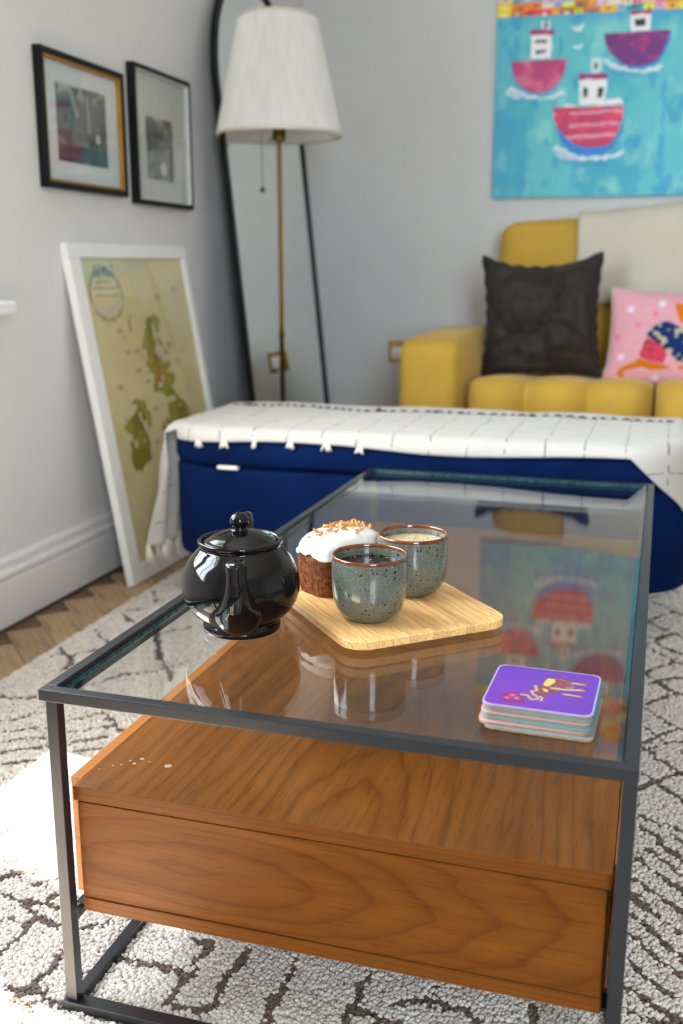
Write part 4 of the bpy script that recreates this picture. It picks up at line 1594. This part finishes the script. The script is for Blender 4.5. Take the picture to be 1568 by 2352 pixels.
# ------------------------------------------------------------------ boat painting
PT = {'hull1': [(-0.016, 1.579), (0.19, 1.578), (0.185, 1.54), (0.171, 1.506), (0.152, 1.481), (0.125, 1.465), (0.088, 1.462), (0.055, 1.47), (0.027, 1.487), (0.002, 1.515), (-0.011, 1.55)], 'cab1': [(0.054, 1.668), (0.132, 1.665), (0.131, 1.584), (0.058, 1.584)], 'roof1': [(0.049, 1.685), (0.138, 1.682), (0.141, 1.664), (0.049, 1.667)], 'fun1': [(0.091, 1.714), (0.125, 1.712), (0.124, 1.681), (0.092, 1.683)], 'win1': [(0.071, 1.647), (0.112, 1.647), (0.113, 1.636), (0.071, 1.637)], 'win1b': [(0.072, 1.613), (0.111, 1.613), (0.112, 1.602), (0.073, 1.6)], 'hull2': [(0.318, 1.656), (0.549, 1.656), (0.542, 1.617), (0.527, 1.581), (0.507, 1.552), (0.469, 1.54), (0.421, 1.538), (0.381, 1.555), (0.344, 1.591), (0.326, 1.622)], 'cab2': [(0.408, 1.715), (0.479, 1.712), (0.481, 1.656), (0.412, 1.658)], 'roof2': [(0.407, 1.729), (0.479, 1.725), (0.479, 1.712), (0.408, 1.715)], 'win2': [(0.424, 1.699), (0.461, 1.699), (0.463, 1.674), (0.426, 1.674)], 'hull3': [(0.146, 1.409), (0.403, 1.405), (0.402, 1.362), (0.391, 1.319), (0.375, 1.289), (0.354, 1.268), (0.281, 1.263), (0.235, 1.276), (0.197, 1.304), (0.168, 1.336), (0.152, 1.372)], 'keel3': [(0.158, 1.349), (0.197, 1.304), (0.235, 1.276), (0.281, 1.263), (0.354, 1.268), (0.391, 1.314), (0.406, 1.357), (0.406, 1.318), (0.372, 1.258), (0.328, 1.233), (0.269, 1.233), (0.218, 1.25), (0.179, 1.291)], 'cab3': [(0.237, 1.503), (0.34, 1.5), (0.336, 1.41), (0.244, 1.413)], 'roof3': [(0.236, 1.524), (0.339, 1.519), (0.344, 1.5), (0.235, 1.503)], 'fun3': [(0.278, 1.574), (0.311, 1.572), (0.314, 1.52), (0.281, 1.522)], 'win3': [(0.254, 1.476), (0.27, 1.475), (0.272, 1.439), (0.256, 1.439)], 'win3b': [(0.308, 1.471), (0.328, 1.473), (0.326, 1.436), (0.308, 1.437)], 'foam1': [(-0.038, 1.473), (-0.006, 1.493), (0.028, 1.467), (0.061, 1.455), (0.098, 1.447), (0.135, 1.451), (0.18, 1.467), (0.187, 1.456), (0.154, 1.44), (0.089, 1.44), (0.019, 1.448), (-0.028, 1.457)], 'foam2': [(0.318, 1.567), (0.345, 1.561), (0.395, 1.537), (0.466, 1.525), (0.526, 1.539), (0.528, 1.528), (0.484, 1.516), (0.414, 1.522), (0.351, 1.531), (0.324, 1.554)], 'foam3': [(0.148, 1.27), (0.171, 1.278), (0.199, 1.259), (0.228, 1.241), (0.283, 1.228), (0.351, 1.233), (0.422, 1.252), (0.401, 1.227), (0.329, 1.216), (0.238, 1.218), (0.173, 1.231)], 'deck3': [(0.34, 1.431), (0.395, 1.431), (0.399, 1.411), (0.336, 1.41)], 'bird': [(0.198, 1.688), (0.221, 1.681), (0.247, 1.696), (0.235, 1.669), (0.215, 1.673)], 'bird2': [(0.206, 1.622), (0.226, 1.619), (0.251, 1.626), (0.236, 1.61), (0.213, 1.613)], 'streak': [(0.535, 1.463), (0.548, 1.462), (0.562, 1.104), (0.549, 1.104)]}
PX0, PX1, PZ0, PZ1, PYf = -.073, .985, 1.087, 1.985, 3.282
K = 1.45
cv = Canvas(PX0, PX1, PZ0, PZ1, 300, 256, (76, 166, 176), K)
f1 = fbm(cv.X * 7, cv.Y * 5, 61, 4)
cv.put(smoothstep(.45, .70, f1), (20, 140, 170), .75)
cv.put(smoothstep(.55, .75, fbm(cv.X * 16, cv.Y * 9, 63, 4)), (120, 190, 184), .6)
cv.put(smoothstep(.60, .72, fbm(cv.X * 24 + 5, cv.Y * 14, 66, 3)), (10, 130, 175), .7)
cv.put(smoothstep(.12, 0, cv.X - PX0) * .6, (50, 140, 180), .6)
cv.put(smoothstep(1.68, 1.73, cv.Y) * smoothstep(.0, .3, cv.X), (50, 130, 190), .6)
for q in ('foam1', 'foam2', 'foam3'):
    cv.poly(PT[q], (196, 206, 214), .9, .012)
    cv.poly([(a, b - .012) for a, b in PT[q]], (10, 120, 170), .35, .02)
cv.poly([(a, b - .006) for a, b in PT['hull1']], (30, 110, 180))
cv.poly([(a + .006, b - .006) for a, b in PT['hull2']], (20, 100, 180))
cv.poly(PT['keel3'], (16, 110, 186))
m1 = cv.poly(PT['hull1'], (160, 44, 100))
m2 = cv.poly(PT['hull2'], (96, 22, 104))
m3 = cv.poly(PT['hull3'], (168, 32, 84))
nz = fbm(cv.X * 26, cv.Y * 60, 71, 3)
cv.put(m1 * smoothstep(.45, .75, fbm(cv.X * 22, cv.Y * 22, 72, 3)), (196, 100, 130), .7)
cv.put(m2 * smoothstep(.52, .72, nz), (150, 30, 110), .8)
cv.put(m3 * smoothstep(.5, .7, nz), (206, 50, 80), .8)
for zz_ in (1.388, 1.345, 1.305):
    cv.put(m3 * (np.abs(cv.Y - zz_ - .006 * (vnoise(cv.X * 20, cv.X * 0, 5) - .5)) < .006) * (vnoise(cv.X * 30, cv.Y * 8, 77) > .25), (200, 140, 160), .75)
wht, blk, plum = (206, 212, 222), (16, 34, 40), (140, 30, 96)
for q in ('cab1', 'cab2', 'cab3', 'deck3'):
    cv.poly(PT[q], wht, 1, .004)
for q in ('fun1', 'fun3'):
    cv.poly(PT[q], (190, 200, 206), .9, .004)
    cx_, cz_ = np.mean([a for a, b in PT[q]]), np.mean([b for a, b in PT[q]])
    cv.blob(cx_, cz_, .007, .014, (40, 60, 66), .9)
for q in ('roof1', 'roof2', 'roof3'):
    cv.poly(PT[q], plum, 1, .004)
for q in ('win1', 'win1b', 'win2', 'win3', 'win3b'):
    cv.poly(PT[q], blk, 1, .003)
cv.poly([(.180, 1.41), (.20, 1.42), (.235, 1.413), (.235, 1.408), (.18, 1.408)], wht)
cv.poly(PT['bird'], (206, 220, 220))
cv.poly(PT['bird2'], (180, 214, 214))
cv.poly(PT['streak'], (20, 140, 186), .7, .01)
# a fourth boat further right, then the painted town along the top
h4 = [(a + .72, b - .16) for a, b in PT['hull1']]
cv.poly([(a + .02, b - .012) for a, b in PT['foam1'] and [(p + .70, q - .16) for p, q in PT['foam1']]], (196, 206, 214), .9, .012)
cv.poly(h4, (170, 60, 60))
cv.poly([(a + .72, b - .16) for a, b in PT['cab1']], wht)
cv.poly([(a + .72, b - .16) for a, b in PT['roof1']], plum)
cv.poly([(a + .72, b - .16) for a, b in PT['win1']], blk)
sh = 1.732 - .008 * smoothstep(0, .6, cv.X)
cv.put((cv.Y > sh).astype(float), (190, 120, 60))
pal = [(214, 110, 20), (206, 40, 70), (196, 206, 30), (110, 130, 60), (226, 160, 30), (222, 176, 160), (30, 140, 150), (200, 190, 170), (220, 60, 90), (190, 150, 190), (120, 160, 190), (230, 190, 40), (150, 100, 60)]
pr_ = random.Random(5)
zz_ = 1.722
row = 0
while zz_ < 1.93:
    hh = pr_.uniform(.020, .034)
    xx_ = PX0
    while xx_ < PX1:
        ww = pr_.uniform(.022, .06)
        lo = zz_ + pr_.uniform(-.006, .006)
        mk = (cv.X >= xx_) & (cv.X < xx_ + ww) & (cv.Y >= lo) & (cv.Y < lo + hh) & (cv.Y > sh)
        cv.put(mk.astype(float), pal[pr_.randrange(len(pal))])
        mk2 = (np.abs(cv.X - xx_ - ww / 2) < ww * .16) & (np.abs(cv.Y - lo - hh * .5) < hh * .16) & (cv.Y > sh)
        cv.put(mk2.astype(float), (60, 50, 60) if pr_.random() < .5 else (230, 220, 200), .8)
        xx_ += ww + .002
    zz_ += hh + .001
sk = 1.915 + .03 * vnoise(cv.X * 9, cv.X * 0 + 2, 91)
cv.put((cv.Y > sk).astype(float), (90, 150, 196))
cv.put((cv.Y > sk) * smoothstep(.5, .7, fbm(cv.X * 8, cv.Y * 8, 92, 3)), (190, 210, 220), .8)
pa = thing('painting', 'large canvas painting of red and purple boats on turquoise water', 'painting', (.45, 3.31, 1.087))
G().box(PX0 + .0006, PX1 - .0006, PYf + .0006, YB - .001, PZ0 + .0006, PZ1 - .0006).build('stretcher', plain('canvas_edge', alb(60, 120, 140), .8), pa)
G().grid(np.stack([cv.X, np.full_like(cv.X, PYf), cv.Y], -1)).build('canvas', M['paint'], pa, colors=cv.c.reshape(-1, 3))

# ------------------------------------------------------------------ framed photographs on the left wall


def frame_bars(t, name, mat, x0, x1, y0, y1, z0, z1, w, bev=.0015):
    G().box(x0, x1, y0, y1, z1 - w, z1, bev, 1).build(name, mat, t)
    G().box(x0, x1, y0, y1, z0, z0 + w, bev, 1).build(name, mat, t)
    G().box(x0, x1, y0, y0 + w, z0 + w, z1 - w, bev, 1).build(name, mat, t)
    G().box(x0, x1, y1 - w, y1, z0 + w, z1 - w, bev, 1).build(name, mat, t)


def photo(t, y0, y1, z0, z1, x, paint):
    cv = Canvas(y0, y1, z0, z1, 110, 110, (90, 90, 90), 1.5)
    paint(cv)
    P = np.stack([np.full_like(cv.X, x), cv.X, cv.Y], -1)
    G().grid(P).build('photograph', M['print'], t, colors=cv.c.reshape(-1, 3), label='black and white photograph')


def paint1(cv):
    cv.c[:] = alb(72, 72, 72)
    cv.put(smoothstep(.45, .75, fbm(cv.X * 24, cv.Y * 24, 101, 4)), (40, 42, 44), .8)
    cv.put(smoothstep(1.215, 1.262, cv.Y) * smoothstep(.42, .66, fbm(cv.X * 30, cv.Y * 30, 103, 4)), (172, 168, 156), .9)
    cv.line([(1.52, 1.25), (1.545, 1.195)], .018, (150, 148, 128), .6)
    cv.line([(1.60, 1.24), (1.602, 1.16)], .012, (140, 138, 120), .6)
    cv.put(smoothstep(1.15, 1.125, cv.Y) * smoothstep(.4, .6, fbm(cv.X * 26, cv.Y * 40, 107, 3)), (120, 118, 112), .7)
    cv.put((cv.Y < 1.118).astype(float), (46, 44, 38), .8)
    cv.blob(1.645, 1.145, .010, .012, (176, 174, 166), .9)


def paint2(cv):
    cv.c[:] = alb(120, 120, 116)
    cv.put(smoothstep(.42, .68, fbm(cv.X * 30, cv.Y * 30, 111, 4)), (56, 56, 54), .9)
    cv.put(smoothstep(1.225, 1.25, cv.Y) * (fbm(cv.X * 60, cv.Y * 20, 113, 2) > .48), (196, 194, 184), .9)
    cv.line([(1.925, 1.24), (1.93, 1.15)], .014, (50, 50, 48), .8)
    cv.line([(2.068, 1.25), (2.07, 1.12)], .012, (56, 56, 54), .8)
    cv.blob(1.955, 1.17, .03, .018, (60, 60, 58), .8)
    cv.blob(2.015, 1.105, .022, .018, (190, 188, 182), .9)


XW = XL
f1 = thing('picture_frame', 'black framed photograph with a gold inner lip on the left wall', 'picture', (XW, 1.575, 1.01), 'framed photographs on the left wall')
frame_bars(f1, 'frame_bar', M['black_frame'], XW + .001, XW + .023, 1.375, 1.771, 1.010, 1.326, .0145)
frame_bars(f1, 'gold_lip', M['gold_lip'], XW + .003, XW + .020, 1.3895, 1.7565, 1.0245, 1.3115, .0065, .001)
G().box(XW + .002, XW + .008, 1.390, 1.756, 1.025, 1.311).build('mount', M['mat_board'], f1)
photo(f1, 1.452, 1.690, 1.0775, 1.2605, XW + .0086, paint1)
G().box(XW + .0125, XW + .0145, 1.396, 1.750, 1.031, 1.305).build('pane', M['pane'], f1)
f2 = thing('picture_frame', 'black framed photograph with a wide cream mount nearer the mirror', 'picture', (XW, 2.0, .998), 'framed photographs on the left wall')
frame_bars(f2, 'frame_bar', M['black_frame'], XW + .001, XW + .026, 1.822, 2.178, .998, 1.368, .013)
G().box(XW + .002, XW + .007, 1.835, 2.165, 1.011, 1.355).build('mount', M['mat_cream'], f2)
frame_bars(f2, 'spacer', M['mat_board'], XW + .0072, XW + .0245, 1.8352, 2.1648, 1.0112, 1.3548, .0025, .0005)
photo(f2, 1.912, 2.081, 1.071, 1.243, XW + .0078, paint2)
G().box(XW + .018, XW + .020, 1.838, 2.162, 1.014, 1.352).build('pane', M['pane'], f2)

# ------------------------------------------------------------------ leaning map in a white frame
bl = np.array((-.7005, 1.4527, .001))
eu = np.array((.01777662, .99983212, .00444164))
ev = np.array((-.16055692, -.00153011, .9870254))
en = np.cross(eu, ev)
MW, MH = .649, .893
mp_ = thing('framed_map', 'white framed map print leaning against the left wall on the floor', 'framed map', tuple(bl))


def mp3(g):
    R = np.stack([eu, ev, en], 1)
    g.v = [a @ R.T + bl for a in g.v]
    return g


FW_ = .052
for (x0, x1, y0, y1) in ((0, MW, 0, FW_), (0, MW, MH - FW_ * .72, MH), (0, FW_, FW_, MH - FW_ * .72), (MW - FW_ * .52, MW, FW_, MH - FW_ * .72)):
    mp3(G().box(x0, x1, y0, y1, -.012, .010, .002, 2)).build('frame_bar', M['white'], mp_)
mp3(G().box(.01, MW - .01, .01, MH - .01, -.012, -.002)).build('backing', M['cork'], mp_)
MPP = {'scot': [(0.36, 0.698), (0.433, 0.695), (0.429, 0.668), (0.382, 0.644), (0.412, 0.624), (0.421, 0.6), (0.45, 0.576), (0.439, 0.546), (0.419, 0.53), (0.454, 0.517), (0.446, 0.499), (0.426, 0.48), (0.446, 0.465), (0.478, 0.443), (0.49, 0.423), (0.506, 0.392), (.53, .36), (.56, .33), (.57, .28), (.54, .26), (.56, .22), (.50, .19), (.42, .18), (.36, .15), (.33, .13), (.37, .19), (.41, .22), (.36, .235), (.34, .25), (.38, .28), (.36, .31), (0.344, 0.338), (0.334, 0.361), (0.315, 0.379), (0.334, 0.394), (0.389, 0.405), (0.382, 0.436), (0.379, 0.461), (0.356, 0.482), (0.317, 0.478), (0.311, 0.493), (0.335, 0.508), (0.331, 0.53), (0.297, 0.536), (0.3, 0.559), (0.315, 0.581), (0.298, 0.6), (0.307, 0.64), (0.33, 0.668)], 'ire': [(0.21, 0.479), (0.253, 0.468), (0.255, 0.444), (0.272, 0.424), (0.262, 0.399), (0.237, 0.382), (0.242, 0.364), (0.246, 0.327), (0.231, 0.303), (0.204, 0.296), (0.176, 0.284), (0.137, 0.286), (0.11, 0.305), (0.109, 0.331), (0.137, 0.346), (0.128, 0.365), (0.155, 0.377), (0.122, 0.394), (0.116, 0.406), (0.142, 0.416), (0.123, 0.439), (0.156, 0.426), (0.184, 0.439), (0.201, 0.454), (0.177, 0.466), (0.192, 0.475)], 'isl': [(0.253, 0.695), (0.282, 0.696), (0.267, 0.671), (0.25, 0.655), (0.234, 0.659)], 'isl2': [(0.442, 0.619), (0.471, 0.611), (0.471, 0.596), (0.445, 0.595)], 'cart': [(0.108, 0.83), (0.217, 0.833), (0.239, 0.791), (0.249, 0.757), (0.227, 0.713), (0.2, 0.686), (0.106, 0.688), (0.083, 0.708), (0.072, 0.746), (0.077, 0.788)], 'spots': [(0.206, 0.644), (0.192, 0.664), (0.264, 0.603), (0.281, 0.587), (0.252, 0.55), (0.141, 0.515), (0.529, 0.588), (0.434, 0.746), (0.546, 0.767), (0.483, 0.558), (0.295, 0.516), (0.283, 0.345), (0.346, 0.393), (0.307, 0.437), (0.213, 0.604)]}
cv = Canvas(FW_ - .004, MW - FW_ * .52 + .004, FW_ - .004, MH - FW_ * .72 + .004, 190, 240, (192, 176, 134), 1.65)
cv.put(smoothstep(.4, .7, fbm(cv.X * 6, cv.Y * 6, 121, 3)), (178, 164, 122), .6)
cv.put(smoothstep(.75, .86, cv.Y) * smoothstep(.5, .1, cv.X), (176, 180, 146), .7)
cv.line([(.255, .865), (.285, .74)], .012, (200, 172, 104), .7)
for q in ('scot', 'ire', 'isl', 'isl2'):
    m_ = cv.poly(MPP[q], (128, 118, 40), .92, .016)
    cv.put(m_ * smoothstep(.45, .7, fbm(cv.X * 22, cv.Y * 22, 131, 3)), (108, 98, 26), .8)
    cv.put(m_ * (vnoise(cv.X * 42, cv.Y * 42, 133) > .76), (186, 176, 160), .8)
    cv.put(m_ * (vnoise(cv.X * 55 + 9, cv.Y * 55, 135) > .86), (150, 70, 40), .7)
for k, (a, b) in enumerate(MPP['spots']):
    cv.blob(a, b, .016, .007, (132, 118, 112) if k % 3 else (176, 140, 120), .8, .5)
# the cartouche: a wreath, a ribbon and lines of lettering too small to read
for k in range(46):
    th = k / 46 * 2 * math.pi
    a, b = .160 + .080 * math.cos(th), .760 + .066 * math.sin(th)
    cv.blob(a, b, rnd.uniform(.005, .010), rnd.uniform(.004, .009), [(110, 116, 100), (140, 130, 124), (150, 120, 70), (90, 104, 96)][k % 4], .75, .5)
for k in range(26):
    cv.blob(.160 + rnd.uniform(-.055, .055), .822 + rnd.uniform(-.014, .014), .006, .007, [(84, 100, 96), (110, 120, 84), (120, 124, 120)][k % 3], .8, .5)
cv.line([(.085, .733), (.12, .722), (.16, .719), (.20, .724), (.238, .738)], .018, (176, 166, 156), .9)
for zz_, w in ((.795, .040), (.778, .060), (.758, .056)):
    x_ = .160 - w
    while x_ < .160 + w:
        l_ = rnd.uniform(.006, .014)
        cv.line([(x_, zz_), (x_ + l_, zz_ + rnd.uniform(-.002, .002))], .005, (96, 92, 80), .8)
        x_ += l_ + .004
P = np.stack([cv.X, cv.Y, np.zeros_like(cv.X)], -1)
mp3(G().grid(P)).build('map_print', M['print'], mp_, colors=cv.c.reshape(-1, 3), label='vintage map of green islands')
mp3(G().box(FW_ - .004, MW - FW_ * .52 + .004, FW_ - .004, MH - FW_ * .72 + .004, .003, .005)).build('pane', M['pane'], mp_)

# ------------------------------------------------------------------ arched leaning mirror
mir = thing('arched_mirror', 'tall arched mirror in a black frame leaning in the corner', 'mirror', (-.66, 2.695, 0))
MY0, MY1 = 2.279, 3.111
MWd = MY1 - MY0
ML = 1.796
k = .10
ln = math.sqrt(1 + k * k)
ms = np.array((-k, 0, 1)) / ln                       # up along the leaning sheet
my = np.array((-.015, 1, 0))
my /= np.linalg.norm(my)
mn = np.cross(my, ms)                        # its face
mo = np.array((-.83 + k * 1.785 + .0115, MY0, 0.004))


def arch(ins, n=40):
    r = MWd / 2 - ins
    cy_, cz_ = MWd / 2, ML - MWd / 2
    pts = [(ins, ins + .0), ]
    pts += [(cy_ + r * math.cos(a), cz_ + r * math.sin(a)) for a in np.linspace(math.pi, 0, n)]
    pts += [(MWd - ins, ins)]
    return pts


def m3(p, q, d):
    return mo + my * p + ms * q + mn * d


A_, B_ = arch(0), arch(.025)
rows = []
for (S_, d_) in ((A_, -.016), (A_, -.002), (A_, 0.0), (B_, 0.0), (B_, -.008), (B_, -.016)):
    rows.append([m3(p, q, d_) for p, q in S_])
G().grid(np.array(rows), True, True).build('frame', M['black_frame'], mir, True, angle=35)
g = G()
C_ = arch(.024)
v = [m3(p, q, -.007) for p, q in C_] + [m3(p, q, -.014) for p, q in C_]
n_ = len(C_)
g.add(v, [tuple(range(n_)), tuple(range(n_, 2 * n_))[::-1]] + [(i, (i + 1) % n_, n_ + (i + 1) % n_, n_ + i) for i in range(n_)])
g.build('mirror_glass', M['mirror'], mir)

# ------------------------------------------------------------------ floor lamp
LXc, LYc = -.583, 2.30
lamp = thing('floor_lamp', 'brass floor lamp with a white pleated shade in front of the mirror', 'floor lamp', (LXc, LYc, 0))
lc = (LXc, LYc, 0)
G().lathe([(0, 0), (.138, 0), (.140, .004), (.139, .016), (.130, .021), (.03, .026), (.012, .034), (0, .034)], 64, lc).build('base', M['brass'], lamp, True, angle=40)
G().lathe([(.0075, .030), (.0075, .60), (.0090, .602), (.0090, .625), (.0070, .627), (.0070, 1.215)], 24, lc).build('pole', M['brass'], lamp, True, angle=40)
G().lathe([(.0071, 1.205), (.019, 1.207), (.020, 1.212), (.020, 1.240), (.016, 1.246), (.016, 1.300), (0, 1.300)], 28, lc).build('lamp_holder', M['brass_dark'], lamp, True, angle=40)
G().lathe([(0, 1.301), (.013, 1.301), (.014, 1.325)] + [(.030 * math.cos(a), 1.365 + .030 * math.sin(a)) for a in np.linspace(-1.0, math.pi / 2 - .01, 12)] + [(0, 1.395)], 24, lc).build('bulb', M['bulb'], lamp, True)
NP = 2 * 132
sb, stp, zb_, zt_ = .194, .119, 1.222, 1.560
pl_ = lambda k, z: (.011 if k % 2 else -.011)
sh_ = G().lathe([(sb + (stp - sb) * t, zb_ + (zt_ - zb_) * t) for t in np.linspace(0, 1, 9)], NP, lc, pl_).build('shade', M['shade'], lamp)
for (r, z) in ((sb, zb_), (stp, zt_)):
    G().tube([(LXc + (r + .001) * math.cos(a), LYc + (r + .001) * math.sin(a), z) for a in np.linspace(0, 2 * math.pi, 73)[:-1]], .0045, 8, closed=True, flat=.5).build('shade_trim', M['cream'], sh_, True)
g = G()
for a in (0, 2.094, 4.189):
    g.tube([(LXc + .018 * math.cos(a), LYc + .018 * math.sin(a), 1.25), (LXc + (sb - .004) * math.cos(a), LYc + (sb - .004) * math.sin(a), 1.226)], .0018, 6)
g.build('shade_spider', M['brass_dark'], lamp, True)
px, py = LXc - .052, LYc - .015
ch = G().tube([(LXc - .015, LYc, 1.255), (px, py, 1.235), (px, py, 1.065)], .0011, 6).build('pull_chain', M['brass'], lamp, True)
G().lathe([(0, 1.052), (.006, 1.054), (.0085, 1.061), (.006, 1.068), (0, 1.071)], 12, (px, py, 0)).build('pull_bead', M['brass_dark'], ch, True)
